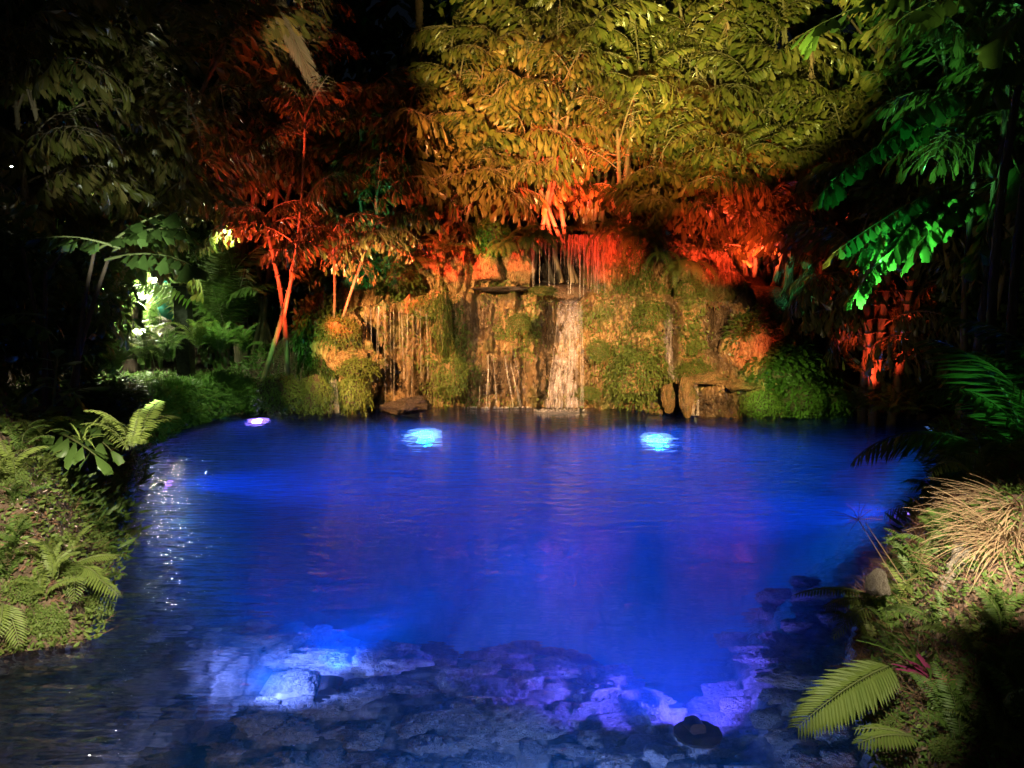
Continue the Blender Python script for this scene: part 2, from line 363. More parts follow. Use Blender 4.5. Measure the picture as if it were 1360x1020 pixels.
ad = s.n('AddShader'); s.l(vs.outputs[0], ad.inputs[0]); s.l(va.outputs[0], ad.inputs[1])
s.l(p.outputs[0], s.out.inputs['Surface']); s.l(ad.outputs[0], s.out.inputs['Volume']); M_WATER = s.m
x0, x1, y0, y1, zb = -13.5, 9.5, -2.0, 15.6, -3.6
V = [(x0, y0, zb), (x1, y0, zb), (x1, y1, zb), (x0, y1, zb), (x0, y0, 0), (x1, y0, 0), (x1, y1, 0), (x0, y1, 0)]
F = np.array([(0, 3, 2, 1), (4, 5, 6, 7), (0, 1, 5, 4), (1, 2, 6, 5), (2, 3, 7, 6), (3, 0, 4, 7)])
link('pool_water', mesh_from('pool_water', V, F, [M_WATER], smooth=False), kind='structure')

# underwater lamps
M_LENSB = emit_mat('blue_lamp_lens', (.16, .36, 1), 1.6); M_LENSV = emit_mat('violet_lamp_lens', (.3, .17, 1), 1.2)
def cyl(r0, r1, h, k=16):
    g = Geo(); a = np.arange(k)*2*math.pi/k; c, s_ = np.cos(a), np.sin(a)
    Vv = np.concatenate([np.stack([c*r0, s_*r0, 0*a], 1), np.stack([c*r1, s_*r1, 0*a+h], 1)])
    i = np.arange(k); g.add(Vv, np.stack([i, (i+1) % k, k+(i+1) % k, k+i], 1))
    g.add(Vv[:k], np.array([[0, q+1, q] for q in range(1, k-1)])); g.add(Vv[k:], np.array([[0, q, q+1] for q in range(1, k-1)])); return g
LAMPB = cyl(.085, .10, .16).mesh('lamp_body', [M_METAL]); LAMPL = {c: cyl(.075, .075, .012).mesh('lens', [m]) for c, m in (('b', M_LENSB), ('v', M_LENSV), ('d', plain_mat('dim_glass', (.3, .3, .35), (.4, .4, .45), 5, .2, 0, 0)))}
RIM = cyl(.06, .085, .02).mesh('reflector_rim', [M_METAL])
LAMPF = cyl(.12, .12, .02).mesh('lamp_foot', [M_METAL])
def uwlamp(p, d, label, power, col, kind, angle=150, sc=1.0, blend=.6, big=1.0):
    t = thing('underwater_lamp', label, 'lamp', p, 'underwater lamps around the pool')
    q = Vector(d).to_track_quat('Z', 'Y').to_matrix().to_4x4() @ Matrix.Scale(sc, 4)
    link('lamp_body', LAMPB, t, mat=q); link('foot', LAMPF, t, mat=Matrix.Translation((0, 0, -.05))); link('lens', LAMPL[kind], t, mat=q @ Matrix.Translation((0, 0, .161)) @ Matrix.Diagonal((big, big, 1, 1)))
    if big > 1: link('reflector_rim', RIM, t, mat=q @ Matrix.Translation((0, 0, .14)) @ Matrix.Diagonal((big, big, 1, 1)))  # lens and rim widened to stand for the glare around the lamp
    p = Vector(p); d = Vector(d).normalized()
    spot(0,0,0,0,0,0, power, col, angle, blend, .06*sc, loc=p+d*max(.2, .2*sc), tgt=p+d*2, name='underwater_light')
def bed(px, py, zlift=.1, z=-.4):
    g = G(px, py, z); gz = float(ground_z(g.x, g.y)); return Vector((g.x, g.y, gz+zlift))
def shal(px, py, z): g = G(px, py, z); return Vector((g.x, g.y, z))
uwlamp(shal(566, 625, -.8), (-.05, -.62, .7), 'underwater lamp whose bright blue-white glare glitters left of the waterfall', 400, BLUE, 'b', 165, 1.0, big=4.0)
uwlamp(shal(868, 632, -.8), (.05, -.62, .7), 'underwater lamp whose bright blue-white glare glitters right of the waterfall', 650, BLUE, 'b', 165, 1.0, big=3.4)
uwlamp(shal(345, 577, -.3), (.1, -.6, .75), 'violet underwater lamp just under the surface below the red-lit palm', 170, VIO, 'v', 120, 1.0, big=2.6)
uwlamp(shal(205, 662, -.25), (1, .12, .02), 'violet underwater lamp at the left bank amid white glitter', 190, (.01, .07, 1), 'v', 70, 1.0)
uwlamp(shal(1222, 704, -.25), (-1, .1, .05), 'violet underwater lamp at the right bank behind the dry seed stalks', 180, (.02, .06, 1), 'v', 70, .9)
uwlamp(shal(1245, 588, -.3), (-1, .05, .05), 'blue underwater lamp at the far right corner of the pool', 360, BLUE, 'b', 70)
uwlamp(bed(437, 955, .06), (.0, .95, .3), 'short dark underwater lamp with a blue beam on the stone shelf', 150, (.03, .10, 1), 'd', 125, .7)
uwlamp(bed(925, 1040, .22), (-.15, .9, -.25), 'underwater lamp lighting the crinkled pale stones at the bottom edge', 95, (.10, .08, 1), 'd', 150, .5)
S((-1.4, 3.9, -.2), (-1.2, 5.2, -.5), 30, (.14, .22, 1), 150, .5)  # added unseen fill spots underwater, without lamp bodies, to brighten shelf and pool
S((.2, 2.3, -.12), (-.1, 5, -.55), 60, (.2, .32, 1), 150, .5)
S((-1.5, 2.2, -.1), (-2.2, 4.6, -.4), 9, (1, .62, .35), 130, .5)  # added in place of warm light from above that the surface blocks
S((1.4, 2.2, -.1), (1.9, 5, -.3), 8, (.6, .35, .6), 130, .5)
S((.3, 7.5, -1.3), (.3, 8, -3), 60, BLUE, 170, .5, .3)
# ================================================================== the dripping rock wall
def wall_mat():
    s = NT('dripstone'); g = s.coord((1, 1, .28)); g2 = s.coord((1, 1, 1)); fine = s.noise(14, 6, g); big = s.noise(1.6, 5, g2); mid = s.noise(5, 5, g)
    c = s.ramp(fine.outputs[0], [(.30, (.05, .03, .015)), (.42, (.26, .15, .06)), (.55, (.46, .30, .13)), (.72, (.62, .50, .30))])
    ms = s.ramp(fine.outputs[0], [(.3, (.04, .06, .015)), (.6, (.17, .20, .05)), (.75, (.27, .27, .09))])
    f = s.ramp(big.outputs[0], [(.5, (0, 0, 0)), (.6, (.85, .85, .85))]); a = s.mix(f.outputs[0], c.outputs[0], ms.outputs[0])
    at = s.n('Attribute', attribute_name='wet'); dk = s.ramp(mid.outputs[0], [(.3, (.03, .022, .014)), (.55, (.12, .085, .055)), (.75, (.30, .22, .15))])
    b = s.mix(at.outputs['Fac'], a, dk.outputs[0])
    p = s.n('BsdfPrincipled'); s.l(b, p.inputs['Base Color'])
    rr = s.n('MapRange'); s.l(at.outputs['Fac'], rr.inputs[0]); rr.inputs[3].default_value = .6; rr.inputs[4].default_value = .22; s.l(rr.outputs[0], p.inputs['Roughness'])
    vo = s.n('TexVoronoi'); vo.inputs['Scale'].default_value = 34; s.l(g, vo.inputs[0]); n3 = s.noise(30, 5, g2)
    hm = s.n('Math', operation='ADD'); s.l(vo.outputs['Distance'], hm.inputs[0]); s.l(n3.outputs[0], hm.inputs[1])
    s.l(s.bump(hm.outputs[0], .9, .03), p.inputs['Normal']); s.l(p.outputs[0], s.out.inputs[0]); return s.m
M_WALL = wall_mat()
def wet_field(px, py):
    w = np.zeros(px.shape)
    for cx, cy_, rx, ry, k in ((525, 470, 48, 62, .5), (560, 515, 40, 30, .8), (668, 500, 42, 34, 1), (640, 425, 22, 40, .8), (742, 500, 45, 40, .9), (728, 440, 13, 62, 1), (755, 410, 22, 60, .9), (612, 520, 16, 24, .6),
                           (660, 395, 40, 10, .5), (890, 440, 11, 60, 1), (960, 440, 26, 60, 1), (925, 535, 60, 20, 1), (790, 505, 10, 40, .5), (835, 400, 30, 16, .2)):
        w = np.maximum(w, k*np.exp(-(np.abs((px-cx)/rx)**3+np.abs((py-cy_)/ry)**3)))
    return np.clip(w*1.15, 0, 1)
def proj(V):
    x, y, z = V[..., 0], V[..., 1], V[..., 2]-CAMZ; f = y*cp-z*sp_; u = y*sp_+z*cp
    return 680+FPX*x/f, 510-FPX*u/f
FX = np.array([428, 470, 500, 560, 620, 700, 790, 890, 940, 1010, 1045]); FG = [G(x, y) for x, y in zip(FX, [549, 547, 546, 541, 538, 538, 540, 546, 551, 552, 551])]
FXW = np.array([g.x for g in FG]); FYW = np.array([g.y for g in FG])
def front_y(x): return np.interp(x, FXW, FYW)
NU, NVv = 620, 330
u = np.linspace(FXW[0], FXW[-1], NU)
prof = np.array([[-.5, -.05], [0, 0], [.7, .08], [1.4, .14], [2.0, .16], [2.12, .32], [2.1, .85], [2.3, 1.05], [2.9, 1.1], [3.15, 1.2], [3.3, 1.6], [3.1, 2.6]])
seg = np.concatenate([[0], np.cumsum(np.hypot(*np.diff(prof, axis=0).T))]); tv = np.linspace(0, seg[-1], NVv)
pz = np.interp(tv, seg, prof[:, 0]); pyo = np.interp(tv, seg, prof[:, 1])
U, Tv = np.meshgrid(u, tv, indexing='ij'); Zw = np.broadcast_to(pz, U.shape).copy(); Yo = np.broadcast_to(pyo, U.shape).copy()
# crest height follows the picture: lower at both ends
hs = np.interp(U, [FXW[0], FXW[0]+.25, FXW[2], FXW[2]+.6, 3.0, FXW[-2]-.3, FXW[-1]], [.62, .86, .95, 1.0, 1.0, .93, .55])
Zw = np.where(Zw > 0, Zw*hs, Zw)
Yb = front_y(U)+Yo
Vw = np.stack([U, Yb, Zw], -1); px_, py_ = proj(Vw)
wet = wet_field(px_, py_)*(Tv < seg[6])
face = np.clip(1-np.abs(Tv-seg[7])/.01, 0, 0)
col1 = np.abs(noise(U*2.1, Zw*.35, 0, 31)); col2 = np.abs(noise(U*5.2+.4*noise(U*2, Zw*2, 0, 6), Zw*.9, 0, 33)); col3 = np.abs(noise(U*13, Zw*2.4, 0, 35))
disp = .34*col1+.18*col2+.11*col3+.14*fbm(U*2.4, Zw*2.4, 0, 4, 37)+.12*fbm(U*9, Zw*6, 0, 4, 39)+.035*noise(U*30, Zw*16, 0, 41)
# cracked tufa blocks on the right half
bx, bz = U*2.6+.5*noise(U*3, Zw*3, 0, 43), Zw*3.0+.5*noise(U*3, Zw*3, 0, 45); ib = np.floor(bx); jb = np.floor(bz)
f1 = np.full(U.shape, 9.); f2 = f1.copy()
for a_ in (-1, 0, 1):
    for b_ in (-1, 0, 1):
        cx_ = ib+a_+.5+.4*(_h((ib+a_).astype(np.int64), (jb+b_).astype(np.int64), 0, 51)*2-1); cz_ = jb+b_+.5+.4*(_h((ib+a_).astype(np.int64), (jb+b_).astype(np.int64), 1, 51)*2-1)
        dd = np.hypot(bx-cx_, bz-cz_); f2 = np.minimum(f2, np.maximum(f1, dd)); f1 = np.minimum(f1, dd)
blk = sst(0, .16, f2-f1)*sst(.8, 1.6, U)*(Tv < seg[6])
disp = disp+.09*blk+.05*(f1 < .3)*0
def bulge(cx, cy_, rx, ry, am):
    return am*np.exp(-(((px_-cx)/rx)**2+((py_-cy_)/ry)**2))*(Tv < seg[5]+.1)
disp = disp+bulge(668, 505, 38, 38, .38)+bulge(742, 508, 46, 42, .34)+bulge(590, 520, 40, 22, .2)+bulge(860, 500, 45, 45, .3)+bulge(530, 540, 40, 12, .25)+bulge(700, 430, 20, 90, .12)+bulge(600, 430, 26, 60, .18)+bulge(830, 415, 50, 25, .14)
disp = disp-bulge(525, 455, 44, 45, .12)-bulge(757, 420, 22, 45, .16)-bulge(890, 440, 12, 60, .25)-bulge(955, 440, 24, 70, .35)-bulge(648, 478, 18, 18, .12)-bulge(728, 440, 12, 60, .12)
# undercut drip lips
disp = disp+.10*sst(.35, .5, noise(U*1.6, Zw*2.6, 0, 61))*(Tv < seg[5])
top = sst(seg[4], seg[5], Tv); nz_ = top*.35; ny_ = 1-.55*top
up2 = sst(seg[6], seg[7], Tv); nz_ = nz_*(1-up2); ny_ = ny_*(1-up2)+up2
Yw = Yb-(disp-.25)*ny_; Zw2 = Zw+(disp-.3)*nz_*.8
Vw = np.stack([U, Yw, Zw2], -1); qx, qy = proj(Vw)
# cave behind the curtain of roots
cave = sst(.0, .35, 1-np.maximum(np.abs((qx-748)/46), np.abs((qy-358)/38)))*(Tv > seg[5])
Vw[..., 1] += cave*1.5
# channel of the waterfall through the rim
ch = np.exp(-((qx-757)/18)**4)*sst(seg[4]-.1, seg[5], Tv)*(Tv < seg[7]); Vw[..., 2] -= ch*.16
nu, nv = U.shape; ii, jj = np.meshgrid(np.arange(nu-1), np.arange(nv-1), indexing='ij'); a = (ii*nv+jj).ravel()
Fw = np.stack([a, a+nv, a+nv+1, a+1], 1)
wt = thing('rock_wall', 'dripping ochre tufa rock wall behind the blue pool, with moss and a waterfall', 'rock wall', (0, 14.2, 0))
Vl = Vw.reshape(-1, 3)-np.array([0, 14.2, 0])
link('rock_face', mesh_from('rock_face', Vl, Fw, [M_WALL], attrs={'wet': np.clip(wet+cave*.9, 0, 1).ravel()}), wt)  # the cave also takes the darker, glossier tone
WV = Vw  # for placing things on the wall
def on_wall(px, py):
    k = np.argmin((qx-px)**2+(qy-py)**2+np.where(Tv > seg[8], 1e6, 0)); return Vector(WV.reshape(-1, 3)[k])
# ------------------------------------------------------------------ leaves (templates)
def T(V, F): return (np.array(V, float), np.array(F, int))
T_FISH = [T([(0, 0, 0), (-.10, .30, .01), (-.27, .72, -.02), (-.22, .93, -.05), (-.12, .84, -.01), (-.03, 1.0, -.06), (.04, .87, -.01), (.14, .97, -.05), (.21, .80, -.02), (.26, .62, -.02), (.10, .28, .01), (0, .5, .05)],
            [(0, 11, 1), (1, 11, 2), (2, 11, 3), (3, 11, 4), (4, 11, 5), (5, 11, 6), (6, 11, 7), (7, 11, 8), (8, 11, 9), (9, 11, 10), (10, 11, 0)]),
          T([(0, 0, 0), (-.07, .35, 0), (-.13, .8, -.03), (-.02, 1.0, -.07), (.07, .88, -.03), (.17, .78, -.02), (.09, .35, 0), (0, .5, .04)],
            [(0, 7, 1), (1, 7, 2), (2, 7, 3), (3, 7, 4), (4, 7, 5), (5, 7, 6), (6, 7, 0)])]
T_NARROW = T([(0, 0, 0), (-.055, .25, .0), (.055, .25, 0), (-.05, .65, -.04), (.05, .65, -.04), (0, 1, -.13), (0, .25, .02)], [(0, 6, 1), (0, 2, 6), (1, 6, 3), (6, 4, 3), (6, 2, 4), (3, 4, 5)])
T_OVAL = T([(0, 0, 0), (-.2, .35, 0), (-.17, .72, -.05), (0, 1, -.14), (.17, .72, -.05), (.2, .35, 0), (0, .45, .05)], [(0, 6, 1), (1, 6, 2), (2, 6, 3), (3, 6, 4), (4, 6, 5), (5, 6, 0)])
T_TINY = T([(0, 0, 0), (-.3, .5, .03), (0, 1, -.05), (.3, .5, .03)], [(0, 3, 2), (0, 2, 1)])
T_BLADE = T([(-.012, 0, 0), (.012, 0, 0), (-.012, .5, .08), (.012, .5, .08), (0, 1, -.1)], [(0, 1, 3), (0, 3, 2), (2, 3, 4)])
def nrm(a): return a/np.maximum(np.linalg.norm(a, axis=-1, keepdims=True), 1e-9)
# moss that cloaks the wall: nobody could count it
def scatter_wall(n, zones, size, seedk, up=.0):
    rg = np.random.default_rng(seedk); ps = []; nr = []
    nrm_w = nrm(np.cross(np.gradient(Vw, axis=1), np.gradient(Vw, axis=0)))
    nrm_w = np.where(nrm_w[..., 1:2] > 0, -nrm_w, nrm_w)
    dens = np.zeros(U.shape)
    for cx, cy_, rx, ry, k in zones: dens = np.maximum(dens, k*np.exp(-(np.abs((qx-cx)/rx)**2.5+np.abs((qy-cy_)/ry)**2.5)))
    dens = dens*(.25+1.5*sst(-.1, .3, fbm(U*3, Zw*3, 0, 4, 71)))*(1-.85*wet)*(1-cave)
    dens = dens.ravel(); cdf = np.cumsum(dens); k = np.searchsorted(cdf, rg.random(n)*cdf[-1]); k = np.minimum(k, len(cdf)-1)
    p = Vw.reshape(-1, 3)[k]+rg.normal(0, .012, (n, 3)); nn = nrm_w.reshape(-1, 3)[k]
    d = nn*.8+np.array([0, 0, -1.0+up])+rg.normal(0, .45, (n, 3)); sc = size*(.5+rg.random(n))
    return p-np.array([0, 14.2, 0]), d, nn+rg.normal(0, .3, (n, 3)), sc
MZ = [(595, 460, 26, 80, 1), (600, 500, 40, 40, .9), (850, 490, 48, 48, 1.2), (835, 400, 60, 28, .8), (920, 450, 22, 60, .9), (690, 445, 30, 30, .6), (560, 420, 25, 20, .7), (800, 460, 22, 30, .5), (920, 500, 40, 16, .6), (690, 380, 60, 10, .4), (720, 398, 26, 8, 1.2), (780, 520, 25, 14, .6), (480, 470, 30, 20, .6), (570, 530, 30, 15, .3), (700, 400, 300, 160, .07)]
g = Geo(); p_, d_, n_, s_ = scatter_wall(20000, MZ, .055, 5); g.inst(T_TINY, p_, d_, n_, s_)
link('moss', g.mesh('moss', [M_MAID], False), wt, kind='stuff')
g = Geo(); p_, d_, n_, s_ = scatter_wall(7000, [(700, 470, 330, 120, 1)], .04, 6); g.inst(T_BLADE, p_, np.array([0, -.25, -1])+RNG.normal(0, .12, p_.shape), n_, s_*2.6, wsc=s_*5)
link('hanging_root_fringe', g.mesh('root_fringe', [leaf_mat('brown_moss', [(.25, .14, .06), (.33, .2, .09), (.18, .12, .05)], .7, .2)], False), wt, kind='stuff')
# ------------------------------------------------------------------ boulders
def rock_mesh(seed, flat=1.0, n=40, rough=.34, block=False):
    a = np.linspace(0, math.pi, n); b = np.arange(2*n)*math.pi/n; A, B = np.meshgrid(a, b, indexing='ij')
    x, y, z = np.sin(A)*np.cos(B), np.sin(A)*np.sin(B), np.cos(A)
    if block:
        q = np.maximum(np.maximum(abs(x), abs(y)), abs(z)); k = .75/q+.25; x, y, z = x*k, y*k, z*k
    rk = np.random.default_rng(seed); pn = nrm(rk.normal(size=(15, 3))); ph = rk.uniform(.62, 1.0, 15); dd = np.stack([x, y, z], -1) @ pn.T
    fac = np.min(np.where(dd > .05, ph/np.maximum(dd, .05), 9), -1); fac = np.minimum(fac, 1.15)
    r = fac+.35*rough*1.6*fbm(x*1.4+seed*3.1, y*1.4, z*1.4, 3, seed)+rough*.55*fbm(x*4+seed, y*4, z*4, 4, seed+3)+.09*np.abs(fbm(x*11+seed, y*11, z*7, 3, seed+5))*2-rough*.7*np.clip(.12-np.abs(noise(x*2+seed, y*2, z*2, seed+9)), 0, 1)*4
    V = np.stack([x*r, y*r, z*r*flat], -1).reshape(-1, 3); m = 2*n
    ii, jj = np.meshgrid(np.arange(n-1), np.arange(m), indexing='ij'); a0 = (ii*m+jj).ravel(); a1 = (ii*m+(jj+1) % m).ravel()
    return V, np.stack([a0, a0+m, a1+m, a1], 1)
M_TUFA = M_WALL
M_PALE = plain_mat('pale_limestone', (.16, .13, .09), (.62, .56, .44), 9, .85, 1.0, .05)
M_DARKR = plain_mat('dark_wet_rock', (.03, .025, .02), (.12, .09, .07), 8, .4, .9, .04)
RK = {}
def rock(kind, seed, flat=.7, rough=.34, block=False):
    k = (kind.name, seed, flat)
    if k not in RK: RK[k] = mesh_from('boulder', *rock_mesh(seed, flat, 40, rough, block), [kind])
    return RK[k]
def boulder(loc, sc, label, mat, seed, rz=0, flat=.7, tilt=0, name='boulder', cat='rock', group=None):
    o = link(name, rock(mat, seed, flat), None); o.location = loc; o.scale = sc if hasattr(sc, '__len__') else (sc, sc, sc); o.rotation_euler = (tilt, 0, rz)
    o['label'] = label; o['category'] = cat
    if group: o['group'] = group
    return o
B = lambda px, py, Y, w, h, lab, mat, seed, dz=.8, **k: boulder(P(px, py, Y), (w/2/FPX*Y, w/2/FPX*Y*dz, h/2/FPX*Y), lab, mat, seed, flat=1.0, **k)
B(912, 527, 12.75, 30, 52, 'upright golden rock at the left end of the small spring basin', M_TUFA, 11)
B(889, 528, 13.05, 22, 36, 'orange rock sloping down to the water between the two thin falls', M_TUFA, 12, tilt=.2)
B(946, 505, 13.0, 50, 20, 'flat golden capstone in the middle of the small spring basin rim', M_TUFA, 13)
B(982, 512, 12.9, 46, 18, 'golden capstone at the right end of the spring basin rim', M_TUFA, 14)
B(918, 508, 12.95, 22, 14, 'small brown stone wedged left of the basin capstones', M_TUFA, 15)
B(1015, 468, 13.3, 90, 90, 'large red-lit boulder right of the reddish fall', M_TUFA, 16)
B(985, 420, 13.9, 36, 90, 'narrow upright rock at the right of the red-lit fall', M_DARKR, 17)
B(935, 445, 13.7, 26, 100, 'mossy rock pillar left of the red-lit fall', M_TUFA, 18)
B(470, 482, 13.35, 84, 34, 'brown mossy ledge rock left of the curtain of streams', M_TUFA, 20)
B(456, 478, 13.45, 86, 120, 'brown streaked end rock of the wall at its far left', M_WALL, 22)
B(540, 538, 13.0, 64, 24, 'low dark wet stone at the foot of the curtain of streams', M_DARKR, 21)
B(668, 384, 14.9, 78, 8, 'thin dark ledge stone below the orange-lit upper rock', M_DARKR, 23)
for k, (px, py, w, h) in enumerate([(600, 362, 50, 60), (650, 355, 46, 46), (690, 355, 40, 50), (815, 350, 56, 80), (560, 372, 46, 40), (845, 375, 50, 40)]):
    B(px, py, 15.25, w, h, ['orange-lit rough rock block second from the left on the upper ledge', 'orange-lit rock block behind the green ledge fern', 'orange-lit rock block at the left edge of the cave', 'bright red rock column at the right edge of the cave', 'leftmost orange-lit rock block of the upper ledge', 'low red rock right of the cave column'][k], M_TUFA, 24+k)
# the basin pool: dark pebbly niche with a wet lip
g = Geo(); rg = np.random.default_rng(4)
c0 = P(950, 534, 12.95)
for k in range(330):
    pp = c0+Vector((rg.uniform(-.42, .5), rg.uniform(-.03, .12), rg.uniform(-.24, .2))); vv, ff = rock_mesh(int(rg.integers(1, 6)), .8, 5); g.add(vv*rg.uniform(.02, .042)+np.array(pp-c0), ff)
pb = link('pebble_face', g.mesh('pebble_face', [M_DARKR]), None, c0, kind='stuff'); pb['label'] = 'dark wet pebble face under the small spring basin'; pb['category'] = 'pebbles'
boulder(P(950, 534, 13.3), (.75, .3, .4), 'dark rock core behind the pebble face of the spring basin', M_DARKR, 30, flat=1)
# ------------------------------------------------------------------ falling water
def water_mat(name, c, alpha, freq=60):
    s = NT(name); v = s.coord((freq, freq, .8)); nz = s.noise(1, 4, v); v2 = s.coord((30, 30, 9)); n2 = s.noise(1, 3, v2)
    mu = s.n('Math', operation='MULTIPLY'); s.l(nz.outputs[0], mu.inputs[0]); s.l(n2.outputs[0], mu.inputs[1])
    r = s.n('MapRange'); s.l(mu.outputs[0], r.inputs[0]); r.inputs[1].default_value = .14; r.inputs[2].default_value = .40; r.inputs[3].default_value = alpha*.15; r.inputs[4].default_value = alpha
    p = s.n('BsdfPrincipled'); p.inputs['Base Color'].default_value = (*c, 1); p.inputs['Roughness'].default_value = .3; p.inputs['Specular IOR Level'].default_value = .6
    s.l(r.outputs[0], p.inputs['Alpha']); s.l(p.outputs[0], s.out.inputs[0]); return s.m
def sheet_mat():
    s = NT('water_sheet'); nz = s.noise(1, 4, s.coord((26, 26, 1.1))); n2 = s.noise(1, 3, s.coord((11, 11, 7))); at = s.n('Attribute', attribute_name='edge')
    mu = s.n('Math', operation='MULTIPLY'); s.l(nz.outputs[0], mu.inputs[0]); s.l(n2.outputs[0], mu.inputs[1]); r = s.n('MapRange'); s.l(mu.outputs[0], r.inputs[0]); r.inputs[1].default_value = .17; r.inputs[2].default_value = .42; r.inputs[3].default_value = .0; r.inputs[4].default_value = .6
    m2 = s.n('Math', operation='MULTIPLY'); s.l(r.outputs[0], m2.inputs[0]); s.l(at.outputs['Fac'], m2.inputs[1])
    p = s.n('BsdfPrincipled'); p.inputs['Base Color'].default_value = (.55, .48, .53, 1); p.inputs['Roughness'].default_value = .35; s.l(m2.outputs[0], p.inputs['Alpha']); s.l(p.outputs[0], s.out.inputs[0]); return s.m
M_SHEET = sheet_mat()
def sheet(t, rows, seed, ny=26):
    """rows: (px centre, py, Y, px width) from top to bottom"""
    rows = np.array(rows, float); m = 44; tt = np.linspace(0, len(rows)-1, m); cx_, cy2, yy, ww = [np.interp(tt, np.arange(len(rows)), rows[:, k]) for k in range(4)]
    ww = ww*(1+.10*noise(tt*3, seed, 0, 3)+.06*noise(tt*9, seed, 0, 4)); cx_ = cx_+1.5*noise(tt*2.2, seed+4, 0, 3); V = []; ed = []
    for i in range(m):
        for j in range(ny):
            q = j/(ny-1)*2-1; p = P(cx_[i]+q*ww[i]/2, cy2[i], yy[i]-.05*(1-q*q)-.03*float(noise(j*.7, i*.15, seed, 5)[0])); V.append(p-t.location); ed.append(min(1, (1-abs(q))*3.2)*(.75+.25*min(1, i/6)))
    F = np.array([[i*ny+j, i*ny+j+1, (i+1)*ny+j+1, (i+1)*ny+j] for i in range(m-1) for j in range(ny-1)]); link('water_sheet', mesh_from('water_sheet', V, F, [M_SHEET], attrs={'edge': ed}), t)
M_FALL = water_mat('falling_water', (.62, .58, .6), .30); M_STREAM = water_mat('thin_stream', (.8, .78, .76), .3, 20); M_FOAM = plain_mat('foam', (.7, .72, .8), (.85, .86, .9), 30, .6, .5, .01)
def strand(g, pts, w, rg):
    pts = np.array(pts, float); n = len(pts); wv = np.array([1, 0, 0])*w/2
    pts[:, 0] += np.cumsum(rg.normal(0, .003, n))
    g.add(np.concatenate([pts-wv, pts+wv+np.array([0, -.004, 0])]), np.array([[i, i+1, n+i+1, n+i] for i in range(n-1)]))
def fall(label, top, bot, wt_, wb, n, w, Ystep, parts=3, mat=None, cat='waterfall', name='waterfall', arc=.2):
    """strands from top px to bottom px; each part is a bundle"""
    rg = np.random.default_rng(int(top[0])); base = P(bot[0], bot[1], bot[2]); t = thing(name, label, cat, base)
    for q in range(parts):
        g = Geo()
        for k in range(n//parts):
            a = rg.uniform(-1, 1); a2 = a+rg.normal(0, .05); z0 = P(top[0]+a*wt_/2, top[1]+rg.uniform(-3, 3), top[2]); z1 = P(bot[0]+a2*wb/2, bot[1]+2, bot[2]-rg.uniform(0, .1)); s0, s1 = (0, 1) if rg.random() < .5 else sorted((rg.random()*.7, 1))
            tt = np.linspace(s0, s1, 14); pp = np.array(z0)[None]*(1-tt)[:, None]+np.array(z1)[None]*tt[:, None]
            pp[:, 1] -= arc*np.sqrt(tt)*(1-tt)*1.5+Ystep*(tt > .5)*.0
            strand(g, pp-np.array(base), w*rg.uniform(.5, 1.6), rg)
        link('water_strand', g.mesh('water_strand', [mat or M_FALL]), t, kind='stuff')
    return t
FY = 13.55
MF = fall('main waterfall spreading down from the notch in the rim to the pool', (758, 402, 13.85), (750, 540, 13.25), 30, 50, 14, .011, .1, 2)
sheet(MF, [(757, 398, 13.95, 30), (756, 410, 13.6, 36), (754, 465, 13.45, 34), (752, 474, 13.4, 38), (749, 500, 13.3, 40), (747, 542, 13.2, 48)], 1)
sheet(MF, [(760, 400, 13.9, 18), (762, 470, 13.42, 14), (760, 541, 13.2, 18)], 2); sheet(MF, [(746, 470, 13.42, 20), (742, 500, 13.3, 24), (738, 541, 13.18, 28)], 3)
fall('faint thin fall over the dark rounded rock left of the waterfall', (664, 470, 13.4), (672, 538, 13.15), 50, 74, 9, .015, 0, 1, M_STREAM, 'waterfall')
sheet(fall('grey silky fall in the cleft of the mossy wall right of the waterfall', (890, 410, 13.75), (884, 500, 13.35), 10, 12, 5, .01, 0, 1, M_FALL, arc=.05), [(892, 405, 13.8, 12), (886, 450, 13.45, 14), (888, 480, 13.4, 12), (895, 505, 13.3, 14)], 4, 10)
sheet(fall('dim reddish fall dropping to the spring basin', (962, 405, 14.0), (955, 500, 13.25), 36, 22, 9, .01, 0, 1, M_FALL, arc=.0), [(965, 400, 14.0, 40), (958, 450, 13.6, 34), (952, 502, 13.3, 18)], 5, 14)
fall('thin spout running from the basin lip over the pebble face', (924, 512, 12.85), (923, 550, 12.68), 5, 8, 10, .02, 0, 1, M_FALL, arc=.0)
fall('small spout dripping off the dark shelf into the pool at the far left', (443, 504, 12.75), (443, 546, 12.6), 6, 18, 16, .016, 0, 1, M_FALL, arc=.0)
